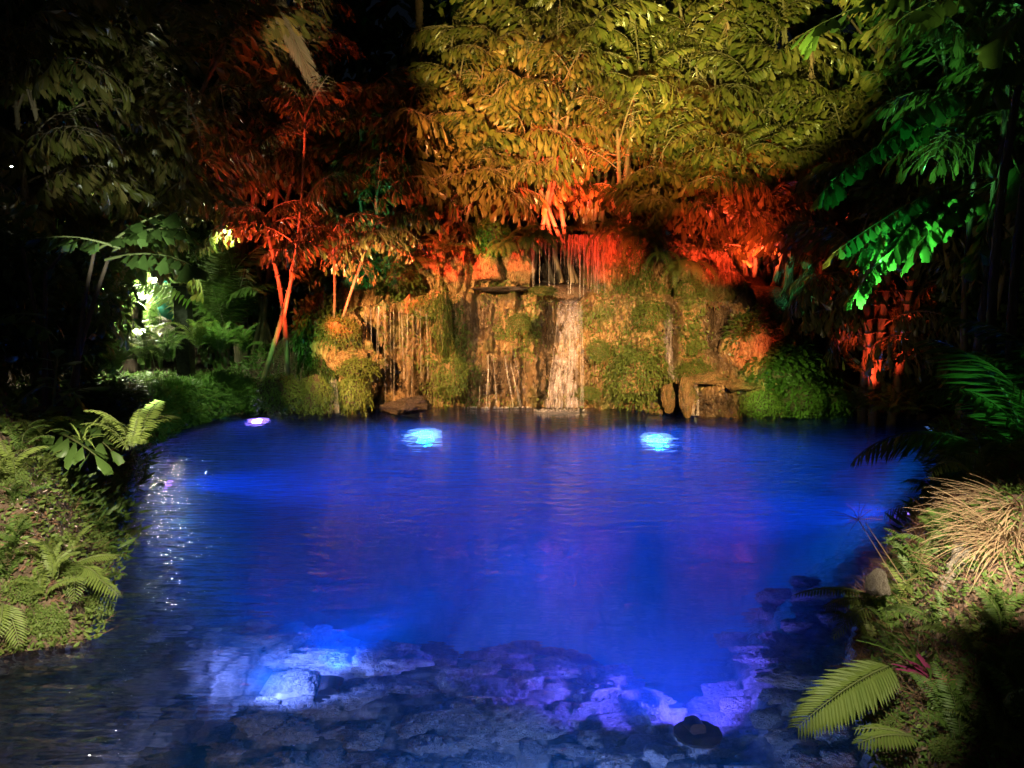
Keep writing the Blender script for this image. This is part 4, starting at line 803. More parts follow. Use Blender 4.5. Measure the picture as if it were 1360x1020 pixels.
# ================================================================== ferns, tufts and shrubs
CNT = {}
def fern(label, loc, n, size, seed, fr=FERN, az=(0, 6.283), up=(.1, 1.1), group=None, name='fern', cat='fern'):
    rg = np.random.default_rng(seed); t = thing(name, label, cat, loc, group)
    for k in range(n):
        a = az[0]+(az[1]-az[0])*(k+rg.random())/n; e = rg.uniform(*up)
        link('frond', fr[int(rg.integers(len(fr)))], t, mat=frame((rg.normal(0, .05*size), rg.normal(0, .05*size), 0), (math.cos(a)*math.cos(e), math.sin(a)*math.cos(e), math.sin(e)), sc=size*rg.uniform(.7, 1.2), roll=rg.normal(0, .3)))
    return t
F2 = (3.4, 6.0)
for i, (px, py, Y, n, s, fr, lab, az, up) in enumerate([
    (550, 350, 15.2, 16, .75, FERN, 'green and orange fern arching off the ledge left of the cave', F2, (-.6, .8)),
    (590, 335, 15.3, 12, .6, FERN, 'dim green fern beside the orange-tipped one on the upper ledge', F2, (-.4, .9)),
    (700, 318, 15.0, 14, .62, FERNY_, 'orange-lit fern hanging at the left side of the cave mouth', F2, (-.9, .3)),
    (722, 312, 15.0, 12, .66, FERNY_, 'orange-lit fern drooping over the left of the dripping strands', F2, (-1.0, .2)),
    (672, 322, 15.1, 10, .6, FERNY_, 'brownish fern between the green bush and the cave', F2, (-.9, .3)),
    (770, 306, 15.1, 9, .5, FERNY_, 'small red fern above the middle of the dripping strands', F2, (-.6, .4)),
    (812, 306, 14.9, 14, .72, FERNY_, 'red and gold fern drooping right of the dripping strands', F2, (-1.1, .1)),
    (850, 312, 14.8, 12, .72, FERNY_, 'amber fern hanging below the paired red trunks', F2, (-1.1, .1)),
    (880, 335, 14.7, 9, .6, FERN, 'small dim fern under the amber fern at the right', F2, (-1, .3)),
    (912, 345, 14.3, 11, .85, FERNY_, 'bright red fern hanging above the grey silky fall', F2, (-1.3, -.4)),
    (945, 330, 14.6, 9, .6, FERNY_, 'dark red fern right of the bright red hanging fern', F2, (-1, .2)),
    (415, 385, 14.0, 10, .6, FERN, 'dark green fern between the red palm and the rock wall', (0, 6.28), (0, 1)),
    (505, 360, 14.6, 10, .5, FERN, 'dark green fern on top of the left end of the wall', F2, (-.3, .9)),
    (1140, 545, 11.7, 14, .55, FERN, 'dim orange fern at the foot of the mottled red trunks', (0, 6.28), (0, 1)),
    (1185, 548, 11.4, 14, .5, FERNY_, 'yellow-green fern at the waterline right of the mottled red trunks', (0, 6.28), (-.1, 1)),
    (1215, 550, 11.6, 14, .6, FERN, 'dark fern at the right waterline beyond the yellow-green fern', (0, 6.28), (0, 1)),
    (1150, 500, 12.1, 12, .5, FERN, 'reddish fern tuft behind the waterline at the mottled trunks', (0, 6.28), (0, 1)),
    (195, 470, 13.2, 18, .75, FERNY_, 'bright green fern in front of the lamp glow on the left bank', (0, 6.28), (.1, 1.2)),
    (170, 455, 13.6, 14, .7, FERNY_, 'fern at the far left of the lamp glow', (0, 6.28), (.1, 1.2)),
    (225, 480, 13.0, 18, .7, FERN, 'green fern below the dark square post', (0, 6.28), (.1, 1.2)),
    (262, 462, 13.2, 16, .65, FERNY_, 'light green fern right of the dark square post', (0, 6.28), (.1, 1.2)),
    (295, 468, 13.2, 16, .65, FERN, 'broad fern halfway between the dark post and the red palm', (0, 6.28), (.1, 1.2)),
    (325, 470, 13.4, 14, .6, FERN, 'dim fern just left of the red palm trunks', (0, 6.28), (.1, 1.2)),
    (150, 500, 12.0, 16, .8, FERN, 'dark green fern behind the low hedge at the left', (0, 6.28), (.1, 1.2)),
    (120, 480, 11.2, 16, .9, FERN, 'large shaded fern at the left behind the near palm', (0, 6.28), (.1, 1.2)),
    (235, 420, 14.8, 14, .8, FERN, 'tall fern in the shade behind the dark post', (0, 6.28), (.3, 1.3)),
    ]):
    fern(lab, P(px, py, Y-(.55 if py < 350 and 530 < px < 900 else 0)), n, s, 400+i, fr, az, up)
# fan-like arching palms behind the left bank
fern('arching green feather palm under dim light behind the left bank', P(300, 440, 14.6), 16, 1.2, 501, PLM, (0, 6.28), (.2, 1.3), name='feather_palm', cat='palm plant')
fern('second feather palm, darker, close to the square post', P(265, 450, 15.4), 14, 1.2, 502, PLM, (0, 6.28), (.2, 1.3), name='feather_palm', cat='palm plant')
fern('dark green feather palm with glossy fronds reaching over the water at the right', P(1370, 640, 5.6), 20, .85, 503, PLM, (0, 6.28), (-.1, .9), name='feather_palm', cat='palm plant')
fern('low dark feather palm behind the dry grass at the right edge', P(1330, 690, 5.4), 14, .62, 504, PLM, (0, 6.28), (-.3, .7), name='feather_palm', cat='palm plant')
fern('small feather palm at the right edge, topmost, with a yellow-green frond', P(1400, 560, 6.2), 12, .7, 505, PLM, (1.8, 4.4), (.0, .7), name='feather_palm', cat='palm plant')
# maidenhair clumps: rounded cushions of tiny drooping leaves
def cushion(seed, n=1500, leaf=.06, mats=None, shape=(1, .6, 1), sprigs=60, T_=None, droop=1.0):
    rg = np.random.default_rng(seed); g = Geo(); a = nrm(rg.normal(size=(n, 3))); a[:, 1] = -abs(a[:, 1])*.9+.1*a[:, 1]; bump = 1+.22*fbm(a[:, 0]*2.4+seed, a[:, 1]*2.4, a[:, 2]*2.4, 3, seed)+.1*rg.normal(size=n)*.6
    p = a*np.array(shape)*(bump*rg.uniform(.72, 1, n))[:, None]; d = a*.7+np.array([0, 0, -1.0*droop])+rg.normal(0, .4, (n, 3)); g.inst(T_ or T_TINY, p, d, a+rg.normal(0, .35, (n, 3)), leaf*rg.uniform(.6, 1.5, n))
    for k in range(sprigs):
        b = nrm(rg.normal(size=3)); b[1] = -abs(b[1]); q = b*np.array(shape)*.85; tt = np.linspace(0, 1, 5)[:, None]; c = q+b*.3*tt*np.array(shape)+np.array([0, 0, -.35])*tt**2; g.tube(c, .004, 3)
        pl, dl = at_t(c, np.linspace(.2, 1, 9)); g.inst(T_TINY, pl, dl*.5+rg.normal(0, .5, pl.shape)+np.array([0, 0, -.3]), np.array([0, 0, 1.])+0*pl, leaf*1.2)
    return g.mesh('leaf_cushion', mats or [M_MAID], False)
CU = [cushion(k, 2400, .085) for k in range(4)]; CUF = [cushion(10+k, 1700, .10, [M_FERNY], T_=T_OVAL, droop=1.4) for k in range(3)]
CUB = [cushion(20+k, 1500, .15, [M_BROAD], T_=T_OVAL, droop=.5) for k in range(3)]; CUD = [cushion(30+k, 1500, .15, [M_FERN], T_=T_NARROW, droop=.5, sprigs=120) for k in range(3)]
def cush(label, px, py, Y, w, h, seed, kind=CU, depth=.6, name='maidenhair_fern', cat='fern', core=True, inner=M_SOIL):
    c = P(px, py, Y); t = thing(name, label, cat, c); sx, sz = w/2/FPX*Y, h/2/FPX*Y
    link('leaf_cushion', kind[seed % len(kind)], t, mat=Matrix.Diagonal((sx, max(sx, sz)*depth/.6, sz, 1)))
    if core: link('root_ball', rock(inner, 60+seed % 3, 1), t, mat=Matrix.Diagonal((sx*.8, max(sx, sz)*depth*.7, sz*.8, 1)))
    return t
CL = [
 ('drooping yellow-green fern clump right of the left drip spout', 470, 522, 12.9, 52, 50, CUF), ('light green drooping fern clump left of the drip spout', 418, 522, 12.5, 50, 54, CUF), ('brown-green fern skirt under the red palm at the waterline', 375, 520, 12.4, 74, 56, CUF),
 ('dense lime maidenhair cushion low on the wall right of the waterfall', 852, 500, 13.45, 84, 76, CU), ('narrow green maidenhair strip hanging on the wall between two ochre columns', 590, 430, 13.6, 24, 90, CU), ('maidenhair patch where the green strip widens low on the wall', 600, 500, 13.4, 46, 60, CU),
 ('maidenhair patch high on the wall right of the waterfall rim', 868, 420, 13.8, 60, 44, CU), ('green tuft in the notch left of the waterfall rim', 722, 386, 14.0, 40, 14, CU), ('maidenhair cushion beside the grey silky fall', 918, 445, 13.6, 36, 60, CU), ('low mossy cushion on the rocks above the spring basin', 925, 492, 13.3, 60, 30, CU),
 ('tiny green patch in the middle of the wall above the dark rounded rock', 690, 428, 13.6, 34, 26, CU), ('small fern patch on the wall face right beside the waterfall', 795, 465, 13.65, 30, 34, CU), ('small fern patch at the foot of the wall right of the foam', 780, 522, 13.4, 36, 20, CU),
 ('tan-green tuft at the upper left corner of the wall', 570, 408, 13.7, 50, 36, CU), ('red-brown moss cushion hanging in the cleft right of the silky fall', 915, 395, 13.9, 40, 60, CU),
 ('lime green ferny cushion spilling into the water right of the spring basin', 1010, 535, 12.7, 60, 40, CUF), ('mid green ferny cushion at the waterline right of the lime one', 1060, 528, 12.9, 70, 54, CUD), ('shaded ferny cushion at the right end of the lit shore', 1100, 534, 13.0, 60, 44, CUD),
 ('reddish leafy cushion on the slope above the lime cushion', 1035, 482, 13.1, 110, 70, CUB), ('olive cushion high on the slope left of the teal trunk', 1005, 440, 13.2, 84, 60, CUB), ('brown-green cushion between the slope and the dark gap', 1080, 500, 13.6, 70, 60, CUD),
 ('round bright green bush on the upper ledge left of the cave', 652, 312, 15.2, 50, 50, CUD), ('dull moss cushion above the red column right of the cave', 850, 345, 14.9, 50, 70, CU),
 ('drooping olive fern clump over the left end of the rock wall', 452, 440, 13.1, 60, 44, CU), ('small hanging moss clump beside the left streams', 476, 488, 13.0, 60, 30, CUF), ('green leafy bush between the red palm and the rock wall', 425, 440, 13.5, 66, 110, CUB), ('green leafy bush low behind the drip clumps', 432, 490, 13.2, 44, 60, CUB), ('dark leafy bush above the left end of the rock wall', 470, 360, 14.8, 90, 70, CUB), ('dim leafy bush above the curtain of streams', 530, 375, 14.8, 60, 50, CUD),
]
for i, (lab, px, py, Y, w, h, kd) in enumerate(CL): cush(lab, px, py, Y, w, h, i, kd, name='leafy_bush' if kd is CUB or 'bush' in lab else 'maidenhair_fern', cat='shrub' if kd is CUB or 'bush' in lab else 'fern', inner=M_TUFA if kd is CU else M_SOIL)
# the trimmed fern hedge that lines the left bank
g = Geo(); rg = np.random.default_rng(9); n = 15000
hx = [G(205, 585), G(240, 566), G(270, 558), G(300, 550), G(345, 545)]; hx = np.array([(q.x, q.y) for q in hx]); tt = rg.random(n)*(len(hx)-1); i_ = np.minimum(tt.astype(int), len(hx)-2); f_ = (tt-i_)[:, None]; pc = hx[i_]*(1-f_)+hx[i_+1]*f_
ang = rg.uniform(-.15, math.pi*.62, n); out = nrm(np.stack([np.full(n, .75), np.full(n, -.66)], 1)); wob = 1+.15*noise(pc[:, 0]*3, pc[:, 1]*3, ang*2, 5)
rad_y, rad_z = .55, .60; hp = np.stack([pc[:, 0]-.45*out[:, 0]+out[:, 0]*np.cos(ang)*rad_y*wob, pc[:, 1]-.45*out[:, 1]+out[:, 1]*np.cos(ang)*rad_y*wob, .04+np.sin(np.clip(ang, 0, 3))*rad_z*wob+np.minimum(ang, 0)*.3], 1)
nn = np.stack([out[:, 0]*np.cos(ang), out[:, 1]*np.cos(ang), np.sin(ang)], 1); c0 = np.array([*hx.mean(0), 0])
g.inst(T_NARROW, hp-c0, nn*.8+np.array([0, 0, -.8])+rg.normal(0, .35, (n, 3)), nn+rg.normal(0, .3, (n, 3)), rg.uniform(.07, .16, n), wsc=rg.uniform(.12, .26, n))
hd = thing('fern_hedge', 'low clipped hedge of tiny ferns lining the left bank above the water', 'hedge', c0)
link('hedge_leaves', g.mesh('hedge_leaves', [M_FERN], False), hd, kind='stuff')
gi = Geo(); cc_ = np.concatenate([np.concatenate([hx-.45*out[0], np.full((len(hx), 1), .25)], 1)])-c0; gi.tube(cc_[:-1], .30, 12); link('hedge_core', gi.mesh('hedge_core', [M_SOIL]), hd)
# ================================================================== background trees and shrubs, hardly lit
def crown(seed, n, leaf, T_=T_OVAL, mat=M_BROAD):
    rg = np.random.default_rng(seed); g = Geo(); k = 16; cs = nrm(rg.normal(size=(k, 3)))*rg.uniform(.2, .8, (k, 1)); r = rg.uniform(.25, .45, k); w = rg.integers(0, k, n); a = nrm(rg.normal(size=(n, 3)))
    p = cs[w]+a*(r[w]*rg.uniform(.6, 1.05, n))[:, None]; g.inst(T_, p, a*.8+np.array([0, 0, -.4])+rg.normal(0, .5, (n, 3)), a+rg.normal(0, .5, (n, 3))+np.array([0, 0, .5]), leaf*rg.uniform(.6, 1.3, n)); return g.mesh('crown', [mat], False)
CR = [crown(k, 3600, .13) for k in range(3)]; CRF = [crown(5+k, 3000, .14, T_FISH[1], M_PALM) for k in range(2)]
def tree(label, px, Y, ztop, rw, seed, kinds=CR, cat='tree', name='broadleaf_tree', zlow=None):
    rg = np.random.default_rng(seed); b = base_at(px, Y); t = thing(name, label, cat, b); h = ztop-b.z; c = stem_curve((0, 0, 0), (rg.normal(0, .2), 0, h*.75), .15, rg, 8); g = Geo(); g.tube(c, np.linspace(.09, .04, 8)*(1+h*.12), 8)
    for q in range(4): a = q*1.6; g.tube(np.stack([c[4+q % 3], c[4+q % 3]+np.array([math.cos(a), math.sin(a), 1])*h*.12, c[4+q % 3]+np.array([math.cos(a)*1.6, math.sin(a)*1.6, 1.7])*h*.16]), [.04, .03, .015], 5)
    link('trunk', g.mesh('trunk', [M_BARK]), t); zl = b.z+.3 if zlow is None else zlow; zc = (ztop+zl)/2-b.z; hh = (ztop-zl)/2
    link('crown', kinds[seed % len(kinds)], t, mat=Matrix.Translation((0, 0, zc)) @ Matrix.Diagonal((rw, rw*.7, hh, 1)) @ Matrix.Rotation(seed, 4, 'Z')); return t
TR = [
 ('dark leafy tree filling the upper left corner', 40, 12.5, 8.5, 2.4, CR), ('dark tree behind the lamps at the upper left', 160, 15.5, 9, 2.4, CR), ('dark tree left of the dry hanging frond', 260, 17, 9.5, 2.4, CR), ('dark tree behind the dry hanging frond', 380, 18.5, 8.6, 2.6, CRF), ('shadowed tree left of the straight dark trunk', 470, 20, 6.6, 2.4, CR),
 ('low dark tree in the gap beside the golden palms', 545, 20, 5.6, 2.2, CR), ('dark tree hidden behind the golden palms, left half', 680, 21, 11, 3.4, CRF), ('dark tree hidden behind the golden palms, right half', 850, 21, 11.4, 3.4, CRF), ('dark tree behind the yellow-green end of the palms', 1020, 21, 11, 3.2, CRF),
 ('dark tree behind the black gap at the right', 1120, 20, 10, 2.8, CR), ('dark tree behind the green-lit palm', 1220, 17, 9.6, 2.6, CR), ('dark tree at the right edge', 1340, 14.5, 9, 2.6, CR), ('dark shrub behind the water at the right shore', 1260, 13.2, 2.6, 1.3, CR), ('dark shrub at the far right behind the feather palms', 1350, 11.4, 2.6, 1.3, CR),
 ('shaded shrub left of the lamp glow', 110, 12.6, 2.9, 1.0, CR), ('tall shaded shrub under the near fishtail leaves', 60, 9.4, 3.2, 1.2, CR), ('shrub with dim green leaves left of the red palm', 290, 15.6, 3.9, 1.3, CR), ('dark green shrub in the middle distance right of the red palm', 450, 16.5, 4.4, 1.7, CRF), ('dark green shrub between the red sprays and the golden palms', 545, 17.3, 4.6, 1.6, CRF),
 ('dark shrub at the left edge of the picture above the rock mound', -40, 7.6, 3.4, 1.2, CR), ('small shrub at the left waterline behind the rock mound', 130, 8.6, 1.2, .8, CR), ('shaded shrub at the foot of the mottled red trunks, right side', 1235, 12.6, 2.0, .9, CR), ('reddish shrub under the dim palm in the right background', 1010, 16.2, 4.0, 1.4, CRF), ('black-green shrub deep in the gap behind the teal trunk', 1150, 17.5, 3.4, 1.6, CR)]
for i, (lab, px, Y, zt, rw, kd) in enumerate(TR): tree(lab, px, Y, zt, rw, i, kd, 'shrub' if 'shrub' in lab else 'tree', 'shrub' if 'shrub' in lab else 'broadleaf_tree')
# dark woods that close the view
g = Geo(); rg = np.random.default_rng(2); n = 16000; a = rg.uniform(-1.25, 1.25, n); rr = rg.uniform(24, 30, n); z = rg.random(n)*13; p_ = np.stack([np.sin(a)*rr, np.cos(a)*rr, z], 1)
g.inst(T_OVAL, p_, rg.normal(size=(n, 3)), rg.normal(size=(n, 3)), rg.uniform(.6, 1.2, n)); o = link('woods', g.mesh('woods', [M_BROAD], False), None, kind='stuff')
# ================================================================== lamps behind the left bank and their post
M_WLENS = emit_mat('white_lamp_lens', (1, .93, .7), 150); M_WLENS2 = emit_mat('white_glow_lens', (1, .95, .75), 300)
t = thing('square_post', 'dark square post standing among ferns behind the left bank', 'post', base_at(238, 13.8))
g = Geo()
def box(g, c, s_, m=0):
    c = np.array(c); h = np.array(s_)/2; V = np.array([[x, y, z] for x in (-1, 1) for y in (-1, 1) for z in (-1, 1)])*h+c; g.add(V, np.array([(0, 1, 3, 2), (4, 6, 7, 5), (0, 4, 5, 1), (2, 3, 7, 6), (0, 2, 6, 4), (1, 5, 7, 3)]), m)
box(g, (0, 0, .95), (.24, .24, 1.9)); t_ = link('post_shaft', g.mesh('post_shaft', [M_METAL], False), t); g = Geo(); box(g, (0, 0, 1.93), (.28, .28, .05)); link('post_cap', g.mesh('post_cap', [M_METAL], False), t)
def lampthing(p, r, label):
    t = thing('garden_lamp', label, 'lamp', p); g = cyl(r*1.05, r*1.15, r*.9); q = Vector((-p.x*.2, -p.y, -p.z*.3)).to_track_quat('Z', 'Y').to_matrix().to_4x4()
    link('lamp_housing', g.mesh('lamp_housing', [M_METAL]), t, mat=q @ Matrix.Translation((0, 0, -r*.95)))
    vv, ff = rock_mesh(int(p.x*-70) % 9, .5, 12, .5); gg = Geo(); gg.add(vv*r*np.array([1.5, .7, 1]), ff); link('lens', gg.mesh('lens', [M_WLENS2 if Y > 14 else M_WLENS]), t, mat=q)
    return t
LP_ = [(190, 392, 14.4, .09, 'brightest white garden lamp shining through leaves left of the dark post'), (185, 440, 14.4, .09, 'lower white lamp glowing in the ferns left of the dark post'), (205, 372, 14.4, .08, 'white lamp just under the large pale wedge leaf'),
       (122, 162, 13.6, 0.037, 'highest small white lamp at the upper left'), (133, 172, 13.6, 0.059, 'second white lamp from the top at the upper left'), (120, 194, 13.6, 0.031, 'tiny lamp just below the two topmost lamps'), (131, 212, 13.6, 0.044, 'small white lamp in the middle of the upper left row'),
       (121, 228, 13.6, 0.081, 'white lamp above the brightest cluster at the upper left'), (116, 262, 13.6, 0.075, 'left lamp of the brightest cluster at the upper left'), (128, 253, 13.6, 0.059, 'right lamp of the brightest cluster at the upper left'), (15, 221, 8.4, .008, 'lonely white lamp spark near the left edge'), (113, 272, 13.6, 0.059, 'lowest lamp of the cluster at the upper left'),
       (855*1.0, 0, 0, 0, '')]
for px, py, Y, r, lab in LP_[:-1]: lampthing(P(px, py, Y), r, lab)
point(P(190, 410, 14.1), 8, (.9, 1, .6)); point(P(125, 235, 13.2), 3, (1, .95, .75))
for k, (px, py) in enumerate([(1003, 411), (1026, 410), (1028, 418)]): lampthing(P(px, py, 16.2), .05, ['distant white lamp spark left of the pair behind the red slope', 'upper distant lamp of the pair behind the red slope', 'lower distant lamp of the pair behind the red slope'][k])
point(P(1015, 405, 15.9), 6, (1, .9, .75))
# pale stones and a teal pot behind the lamp glow
boulder(P(213, 432, 14.6), .2, 'pale pinkish stone beside the dark post', M_PALE, 71, flat=.8); boulder(P(222, 441, 14.5), .16, 'smaller pale stone touching the dark post', M_PALE, 72, flat=.8)
g = Geo(); a = np.arange(20)*2*math.pi/20; zs = [0, .1, .35, .6, .8, .86]; rs = [.14, .2, .26, .24, .17, .19]; Vp = np.concatenate([np.stack([np.cos(a)*r, np.sin(a)*r, a*0+z], 1) for z, r in zip(zs, rs)])
g.add(Vp, np.array([[i*20+j, i*20+(j+1) % 20, (i+1)*20+(j+1) % 20, (i+1)*20+j] for i in range(5) for j in range(20)])); o = link('garden_pot', g.mesh('garden_pot', [plain_mat('teal_glaze', (.02, .12, .11), (.04, .2, .17), 5, .25, .1, .005)]), None, P(219, 428, 14.9), label='tall teal pot half hidden by the dark post', category='pot')
fern('strap-leaved plant with upright yellow-green blades beside the teal pot', P(203, 440, 14.3), 9, .8, 610, FERN, (0, 6.28), (.9, 1.4))
# ================================================================== the near banks
def on_ground(px, py, Y0=2.2, Y1=9):
    r = ray(px, py); o = Vector((0, 0, CAMZ)); prev = None
    for k in range(300):
        p = o+r*((Y0+(Y1-Y0)*k/300)/r.y); h = max(zg(p.x, p.y), 0)
        if p.z < h: return Vector((p.x, p.y, h))
    return P(px, py, 4)
# fronds with leaflet sub-parts for the nearest ferns
LF = T_NARROW
gl = Geo(); gl.inst(T([(0, 0, 0), (-.06, .2, .01), (.06, .2, .01), (-.065, .6, -.03), (.065, .6, -.03), (0, 1, -.14), (0, .3, .03), (0, .65, .0)], [(0, 6, 1), (0, 2, 6), (1, 6, 3), (6, 7, 3), (6, 2, 4), (6, 4, 7), (3, 7, 5), (7, 4, 5)]), [(0, 0, 0)], [(1, 0, 0)], [(0, 0, 1)], 1)
LEAF_F = gl.mesh('leaflet', [M_FERNY], False)
def near_fern_frond(t, p, d, L, n, leaf, seed, roll=0, e0=.3, e1=-.5, wide=1.0):
    rg = np.random.default_rng(seed); c = curve3(L, e0, e1, 14, rg.normal(0, .08)); g = Geo(); g.tube(c, np.linspace(.006, .002, 14), 5); f = link('frond', g.mesh('frond_stalk', [M_GSTEM]), t, mat=frame(p, d, roll=roll))
    for k in range(n):
        tk = .12+.86*k/(n-1); s_ = leaf*math.sin(math.pi*(.16+.78*tk))**.7
        for sd in (-1, 1):
            q, fw = at_t(c, np.array([tk])); dd = fw[0]*(.55+.5*tk)+np.array([0, sd, 0])+np.array([0, 0, -.18+rg.normal(0, .05)]); link('leaflet', LEAF_F, f, mat=frame(q[0], dd, sc=1.0) @ Matrix.Diagonal((s_*rg.uniform(.92, 1.06), s_*wide, s_, 1)))
def near_fern(label, px, py, fronds, seed, lift=.08):
    b = on_ground(px, py)+Vector((0, 0, lift)); t = thing('fern', label, 'fern', b)
    for i, (tx, ty, dY, L, n, leaf, roll) in enumerate(fronds):
        e = P(tx, ty, b.y+dY); near_fern_frond(t, (0, 0, 0), e-b+Vector((0, 0, .12*L)), max(L, (e-b).length), n, leaf, seed*20+i, roll)
    return t
near_fern('large yellow-green fern on the right bank spreading its long frond over the water', 1190, 925, [(1062, 985, -.35, .5, 34, .17, -.3), (1100, 960, -.1, .4, 24, .13, -.2), (1290, 905, -.1, .4, 28, .12, .5), (1225, 885, .1, .3, 18, .1, .2)], 1, .16)
near_fern('fern sprouting at the bottom edge of the right bank', 1215, 1015, [(1150, 1000, -.1, .3, 18, .1, 0), (1180, 985, 0, .25, 14, .08, 0)], 2, .1)
near_fern('thin-leaved fern reaching left from the right bank above the water', 1170, 830, [(1060, 800, -.2, .4, 28, .10, .1), (1095, 815, -.1, .35, 24, .09, 0), (1110, 790, .05, .3, 20, .08, .3), (1100, 850, -.2, .3, 20, .08, -.1)], 3, .12)
near_fern('fern with three long bright fronds low on the left rock mound', 95, 770, [(30, 770, -.1, .3, 18, .10, .1), (150, 745, 0, .3, 20, .10, 0), (145, 800, -.25, .3, 20, .11, -.1), (110, 800, -.3, .25, 16, .09, 0), (140, 770, -.1, .3, 18, .1, 0), (60, 745, .1, .25, 14, .09, 0)], 4, .08)
near_fern('small fern pointing right from the middle of the left rock mound', 110, 680, [(150, 700, -.1, .25, 16, .08, 0), (90, 665, .1, .2, 12, .07, 0)], 5, .06)
near_fern('fern at the lower left corner of the rock mound, cut by the frame', 5, 830, [(30, 860, -.2, .3, 16, .1, 0), (-30, 820, 0, .3, 14, .09, 0), (10, 850, -.25, .3, 14, .08, 0)], 6, .08)
near_fern('lone dim fern frond tip at the waterline of the left mound', 160, 640, [(185, 628, 0, .15, 10, .04, 0)], 7, .05)
near_fern('pale grassy fern hanging at the dark side of the left mound', 165, 720, [(195, 740, -.1, .2, 12, .06, 0), (180, 700, 0, .2, 12, .06, 0), (198, 715, 0, .2, 12, .06, .3)], 8, .08)
# creeping maidenhair on the left mound, grouped as small cushions
for i, (px, py, w, h, lab) in enumerate([(60, 825, 70, 50, 'lumpy green maidenhair cushion at the foot of the left mound'), (130, 815, 50, 60, 'hanging maidenhair tongue right of the mound foot cushion'), (30, 790, 60, 40, 'maidenhair patch left of the bright fern fronds'), (20, 640, 50, 30, 'maidenhair patch at the upper left of the rock mound'), (110, 640, 60, 26, 'green creeper patch on the crest of the left mound'), (128, 720, 36, 34, 'small maidenhair tuft on the shaded right side of the left mound'), (70, 720, 34, 20, 'tiny moss tuft amid the pale chips of the left mound'), (30, 700, 30, 22, 'tiny moss tuft at the left of the pale chips'), (80, 755, 60, 24, 'moss tuft directly above the bright fern fronds'), (50, 665, 30, 16, 'flat moss tuft between two grass blades on the left mound')]):
    b = on_ground(px, py); t = thing('maidenhair_fern', lab, 'fern', b); Yk = b.y; link('leaf_cushion', CU[i % 4], t, mat=Matrix.Diagonal((w/2/FPX*Yk, w/2/FPX*Yk, h/2/FPX*Yk, 1)))
# pale chips and litter
def litter(cx, cy, rx, ry, n, mat, label, seed, T_=None, size=.02):
    g = Geo(); rg = np.random.default_rng(seed); ps = []
    c = on_ground(cx, cy)
    for k in range(n):
        a = rg.random()*6.28; r = rg.random()**.5; q = on_ground(cx+math.cos(a)*rx*r, cy+math.sin(a)*ry*r); ps.append(np.array(q-c)+[0, 0, .006])
    ps = np.array(ps); g.inst(T_ or T_OVAL, ps, rg.normal(size=(n, 3))*[1, 1, .4], np.array([0, 0, 1.])+rg.normal(0, .5, (n, 3)), size*rg.uniform(.5, 1.6, n)); o = link('leaf_litter', g.mesh('leaf_litter', [mat], False), None, c, kind='stuff'); o['label'] = label; o['category'] = 'litter'
M_CHIP = leaf_mat('pale_chip', [(.5, .38, .33), (.6, .5, .44), (.3, .2, .15), (.22, .12, .08)], .8, .0); M_LIT = leaf_mat('brown_litter', [(.2, .1, .06), (.28, .16, .1), (.12, .07, .04)], .8, .1)
litter(75, 690, 70, 75, 420, M_CHIP, 'pale chips and dead leaves strewn over the left mound', 1, size=.022); litter(70, 720, 80, 100, 900, M_LIT, 'brown litter on the left mound', 2, size=.03)
litter(80, 700, 75, 110, 700, M_MAID, 'green creepers speckling the left mound', 3, T_TINY, .035); litter(1260, 900, 110, 110, 1200, M_LIT, 'brown litter on the right bank', 4, size=.02); litter(1290, 960, 90, 60, 700, M_MAID, 'green creepers on the lower right bank', 5, T_TINY, .025)
# blades and grasses
def blades(label, b, n, L, spreadaz, el, seed, mat, name='grass_tuft', cat='grass', w=.008, curl=-1.6, obj='blade', wmid=1.0, forks=False):
    rg = np.random.default_rng(seed); t = thing(name, label, cat, b)
    for k in range(n):
        a = rg.uniform(*spreadaz); e = rg.uniform(*el); l_ = L*rg.uniform(.5, 1.2); c = curve3(l_, 0, curl*rg.uniform(.3, 1.2), 9, rg.normal(0, .15)); g = Geo(); m = len(c); tt = np.linspace(0, 1, m); ww = w*np.interp(tt, [0, .3, 1], [.7, wmid, .12])[:, None]*np.array([0, 1, 0]); g.add(np.concatenate([c-ww, c+np.array([0, 0, ww.max()*.35]), c+ww]), np.array([[i, i+1, m+i+1, m+i] for i in range(m-1)]+[[m+i, m+i+1, 2*m+i+1, 2*m+i] for i in range(m-1)]))
        link(obj, g.mesh(obj, [mat]), t, mat=frame((rg.normal(0, .05*L), rg.normal(0, .05*L), 0), (math.cos(a)*math.cos(e), math.sin(a)*math.cos(e), math.sin(e))))
    return t
rb = boulder(P(1290, 772, 3.5), (.15, .16, .16), 'large pale limestone rock under the dry grass on the right bank', M_PALE, 81, flat=1)
boulder(P(1165, 775, 3.75), (.055, .06, .085), 'small pale pitted limestone knob at the right waterline', M_PALE, 82, flat=1)
boulder(P(1362, 745, 3.5), (.07, .08, .09), 'pale rock cut by the right edge beside the dry grass', M_PALE, 83, flat=1)
blades('thick tuft of dry straw-coloured grass combed left over the pale rock', P(1345, 730, 3.45), 200, .42, (2.3, 4.4), (.1, 1.0), 1, M_DRY, name='dry_grass', w=.0045, curl=-1.8)
blades('upper dry straw tuft leaning out above the right bank', P(1360, 680, 3.6), 100, .42, (2.4, 4.0), (0, .8), 5, M_DRY, name='dry_grass', w=.004, curl=-1.3)
blades('pale curling dry stems hanging low at the right edge', P(1350, 830, 3.3), 34, .32, (2.2, 4.6), (-.1, 1.0), 2, M_DRY, name='dry_grass', w=.0045, curl=-2.6)
blades('dim brown grass in the shade between the two pale rocks', P(1250, 860, 3.5), 60, .22, (1.5, 4.8), (.2, 1.3), 3, M_LIT, name='dry_grass', w=.002)
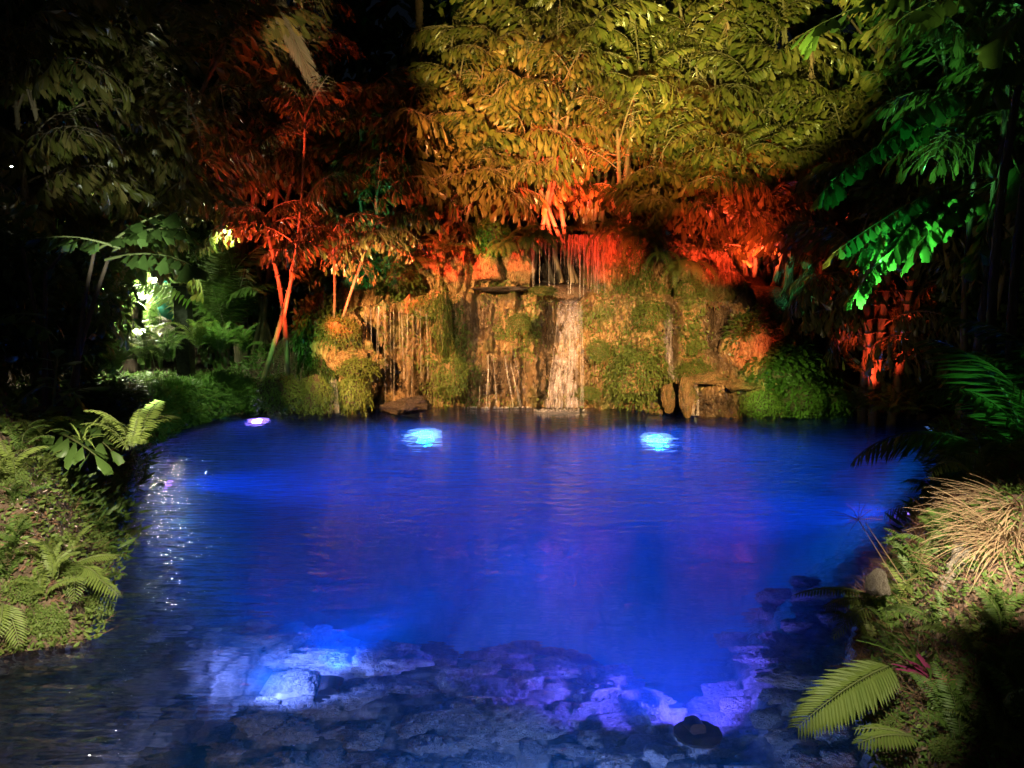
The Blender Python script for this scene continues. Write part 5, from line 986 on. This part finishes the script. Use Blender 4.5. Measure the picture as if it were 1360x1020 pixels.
sk = thing('seed_stalk', 'tall thin stalk with a splayed whitish seed head against the blue water', 'grass', P(1192, 775, 3.7))
for j, (q0, q1) in enumerate([((1192, 775), (1140, 690)), ((1200, 770), (1150, 695))]):
    a, b = P(*q0, 3.7)-sk.location, P(*q1, 3.6)-sk.location; g = Geo(); tt = np.linspace(0, 1, 8)[:, None]; g.tube(np.array(a)*(1-tt)+np.array(b)*tt+np.array([-.01, 0, .015])*np.sin(tt*3.1), .0025, 5); link('stalk', g.mesh('stalk', [M_DRY]), sk)
    if j == 0:
        for (ex, ey) in [(1102, 678), (1112, 690), (1128, 672), (1142, 665), (1125, 712), (1172, 690), (1108, 684), (1120, 700), (1150, 668), (1160, 676), (1134, 684)]:
            e = P(ex, ey, 3.6)-sk.location; g = Geo(); m = b+(e-b)*.5+Vector((0, 0, .006)); g.tube(np.array([b, m, e]), [.0014, .0016, .0007], 4); link('seed_spike', g.mesh('seed_spike', [M_DRY]), sk)
blades('purple and green strap-leaved plant in the middle of the right bank', on_ground(1235, 915)+Vector((0, 0, .05)), 7, .2, (1.8, 4.6), (.1, .9), 6, M_PURP, name='strap_leaf_plant', cat='plant', w=.014, curl=-.6, obj='leaf', wmid=1.2)
blades('green strap leaves growing among the purple ones on the right bank', on_ground(1225, 905)+Vector((0, 0, .06)), 9, .26, (1.6, 5.0), (.1, 1.2), 7, M_FERN, name='strap_leaf_plant', cat='plant', w=.011, curl=-.7, obj='leaf', wmid=1.2)
blades('curled reddish dead fronds under the large yellow-green fern', on_ground(1250, 945)+Vector((0, 0, .1)), 26, .12, (0, 6.2), (-.2, .9), 8, plain_mat('rust_leaf', (.28, .12, .07), (.4, .22, .14), 9, .7, .2, .01), name='dead_fern', cat='fern', w=.004, curl=-4, obj='frond')
for i, (px, py, L, lab) in enumerate([(95, 640, .16, 'green grass blades on the crest of the left mound'), (50, 655, .14, 'grass blades at the left of the mound crest'), (110, 590, .2, 'long pale blades behind the crest of the left mound'), (130, 700, .12, 'short blades on the dark flank of the left mound')]):
    blades(lab, on_ground(px, py)+Vector((0, 0, .02)), 12, L, (0, 6.28), (.2, 1.2), 20+i, M_FERNY, w=.006, curl=-1.2)
for i, (px, py, w, h, lab) in enumerate([(1320, 965, 60, 50, 'leafy green creeper cushion near the bottom right corner'), (1190, 965, 60, 40, 'brown-green cushion under the large fern'), (1260, 1000, 60, 40, 'pale-green cushion at the bottom edge of the right bank'), (1200, 800, 60, 60, 'dark tangled cushion between the knob and the pale rock'), (1330, 880, 60, 50, 'dark cushion behind the curling dry stems'), (1210, 740, 60, 40, 'black-green cushion where the right bank meets the pool'), (1265, 690, 80, 40, 'dark cushion above the pale rock beside the feather palm')]):
    b = on_ground(px, py); t = thing('leafy_bush', lab, 'shrub', b); Yk = b.y; link('leaf_cushion', (CUD if i in (3, 4, 5, 6) else CU)[i % 3], t, mat=Matrix.Diagonal((w/2/FPX*Yk, w/2/FPX*Yk, h/2/FPX*Yk, 1)))

# ---- dense ground cover on both near banks (uncountable) and ferns growing in it
def cover(name, label, cx, cy, rx, ry, n, T_, mat, size, seed, lift=.02, dmin=-.04, w=None, cat='ground cover', upz=.35):
    rg = np.random.default_rng(seed); a = rg.random(n)*6.283; r = np.sqrt(rg.random(n)); x = cx+np.cos(a)*r*rx; y = cy+np.sin(a)*r*ry; d = shore_sd(x, y); cl = fbm(x*3.2+seed, y*3.2, 0, 3, seed)
    k = (d > dmin)&(cl > -.32); x, y = x[k], y[k]; z = np.maximum(ground_z(x, y), .02); e_ = .03; gxn = (ground_z(x+e_, y)-z)/e_; gyn = (ground_z(x, y+e_)-z)/e_; nn = nrm(np.stack([-gxn, -gyn, np.ones(len(x))], 1)); nn = np.nan_to_num(nn); m = len(x)
    p = np.stack([x, y, z], 1)+nn*(lift*rg.random((m, 1))); dr = rg.normal(0, 1, (m, 3)); dr[:, 2] = dr[:, 2]*.4+upz; dr = dr+nn*.3; c = np.array([cx, cy, float(np.median(z))]); g = Geo(); s_ = size*rg.uniform(.5, 1.5, m); g.inst(T_, p-c, dr, nn+rg.normal(0, .4, (m, 3)), s_, wsc=s_*(w or 1)); o = link(name, g.mesh(name, [mat], False), None, c, kind='stuff'); o['label'] = label; o['category'] = cat
cover('creeping_plants', 'small-leaved creepers covering the left rock mound', -3.3, 4.8, 1.6, 1.7, 24000, T_OVAL, M_MAID, .035, 31, .05)
cover('creeping_plants', 'dark fern litter and stems under the left palms', -4.3, 7.2, 2.0, 2.2, 12000, T_NARROW, M_FERN, .13, 32, .14, w=1.4)
cover('creeping_plants', 'small-leaved creepers on the right bank by the big fern', 2.7, 2.9, 1.2, 1.2, 20000, T_OVAL, M_FERN, .028, 33, .05)
cover('dry_thatch', 'dark tangled thatch covering the right bank around the pale rock', 2.9, 4.0, 1.4, 1.6, 16000, T_BLADE, M_LIT, .12, 34, .06, w=.5)
cover('dry_thatch', 'brown thatch fringe along the left waterline', -3.0, 4.8, 1.4, 1.8, 5000, T_BLADE, M_LIT, .10, 35, .04, w=.6)
cover('creeping_plants', 'low green growth along the far right shore', 5.6, 8.0, 2.6, 4.2, 14000, T_NARROW, M_FERN, .15, 36, .14, w=1.4)
cover('creeping_plants', 'low green growth behind the fern hedge on the left bank', -5.9, 12.2, 2.4, 3.0, 14000, T_NARROW, M_FERN, .14, 37, .15, w=1.4)
NB = [(25, 615, .34, 'fern half hidden under the grey-green wedge leaves'), (60, 640, .26, 'bright fern on the crest of the left mound, left part'), (140, 660, .24, 'fern overhanging the dark side of the left mound'), (100, 745, .26, 'fern just above the three bright fronds'), (20, 745, .26, 'fern at the left frame edge, mid height of the mound'), (60, 810, .24, 'fern at the foot of the mound beside the lumpy cushion'), (130, 790, .22, 'fern at the right foot of the left mound'), (150, 610, .3, 'dark fern at the shore behind the crest of the mound'), (20, 690, .22, 'fern left of the pale chips'), (175, 600, .34, 'dark fern at the waterline between the mound and the hedge'), (90, 600, .3, 'fern between the low palm and the mound crest')]
for i, (px, py, s_, lab) in enumerate(NB): fern(lab, on_ground(px, py)+Vector((0, 0, .01)), 9, s_, 700+i, FERNY_ if i % 2 else FERN, (0, 6.28), (.05, 1.1))
NR = [(1150, 860, .26, 'fern at the right waterline above the big yellow-green fern'), (1135, 830, .24, 'dark fern leaning from the right bank at the shelf'), (1240, 840, .26, 'shaded fern between the thin-leaved fern and the pale rock'), (1290, 880, .24, 'fern right of the purple strap leaves'), (1185, 880, .24, 'dark fern behind the long yellow-green frond'), (1260, 960, .22, 'low fern under the curled dead fronds'), (1320, 1000, .24, 'fern in the bottom right corner'), (1225, 705, .36, 'dark fern above the pitted limestone knob'), (1250, 740, .3, 'dark fern left of the pale rock'), (1200, 820, .26, 'dim fern under the limestone knob'), (1340, 930, .24, 'fern behind the curling dry stems near the right edge'), (1245, 660, .45, 'dark fern where the feather palm meets the bank'), (1300, 655, .45, 'dark fern behind the upper dry straw tuft')]
for i, (px, py, s_, lab) in enumerate(NR): fern(lab, on_ground(px, py)+Vector((0, 0, .01)), 9, s_, 730+i, FERN if i % 3 else FERNY_, (0, 6.28), (.05, 1.1))

blades('green-brown blades mixed among the dry straw on the right bank', P(1350, 740, 3.5), 40, .34, (1.8, 4.8), (.1, 1.3), 41, M_FERN, w=.004, curl=-1.4)
blades('bent broken straws lying across the dry tuft in several directions', P(1335, 735, 3.4), 50, .30, (0, 6.28), (-.2, 1.2), 42, M_DRY, name='dry_grass', w=.004, curl=-2.8)

for i, (px, py, s_, lab) in enumerate([(45, 600, .42, 'large fern rising behind the crest of the left mound'), (115, 625, .34, 'fern spilling over the right shoulder of the left mound'), (15, 660, .34, 'arching fern at the left edge over the pale chips'), (135, 700, .30, 'fern hanging on the steep right flank of the left mound'), (70, 790, .30, 'wide fern between the bright fronds and the lumpy cushion'), (0, 790, .32, 'fern filling the lower left edge of the mound')]):
    fern(lab, on_ground(max(px, 2), py)+Vector((0, 0, .03)), 12, s_, 780+i, FERNY_ if i % 2 == 0 else FERN, (0, 6.28), (.2, 1.3))
for i, (px, py, s_, lab) in enumerate([(1175, 850, .30, 'tangled fern over the waterline left of the purple strap leaves'), (1215, 780, .32, 'tall dark fern between the limestone knob and the dry tuft'), (1320, 860, .30, 'dark fern under the hanging dry straws at the right'), (1270, 1000, .28, 'fern at the bottom edge right of the sprouting fern'), (1345, 980, .30, 'big shaded fern in the extreme lower right')]):
    fern(lab, on_ground(px, py)+Vector((0, 0, .03)), 12, s_, 800+i, FERN, (0, 6.28), (.2, 1.3))
for i, (px, py, L, lab) in enumerate([(1180, 800, .16, 'wispy grass at the right waterline under the knob'), (1220, 870, .18, 'wispy grass beside the thin-leaved fern'), (1300, 920, .2, 'long thin grass right of the dead fronds'), (1340, 1005, .16, 'thin grass in the bottom right corner')]):
    blades(lab, on_ground(px, py), 22, L, (0, 6.28), (.3, 1.4), 60+i, M_DRY if i % 2 else M_FERN, w=.0022, curl=-1.5)
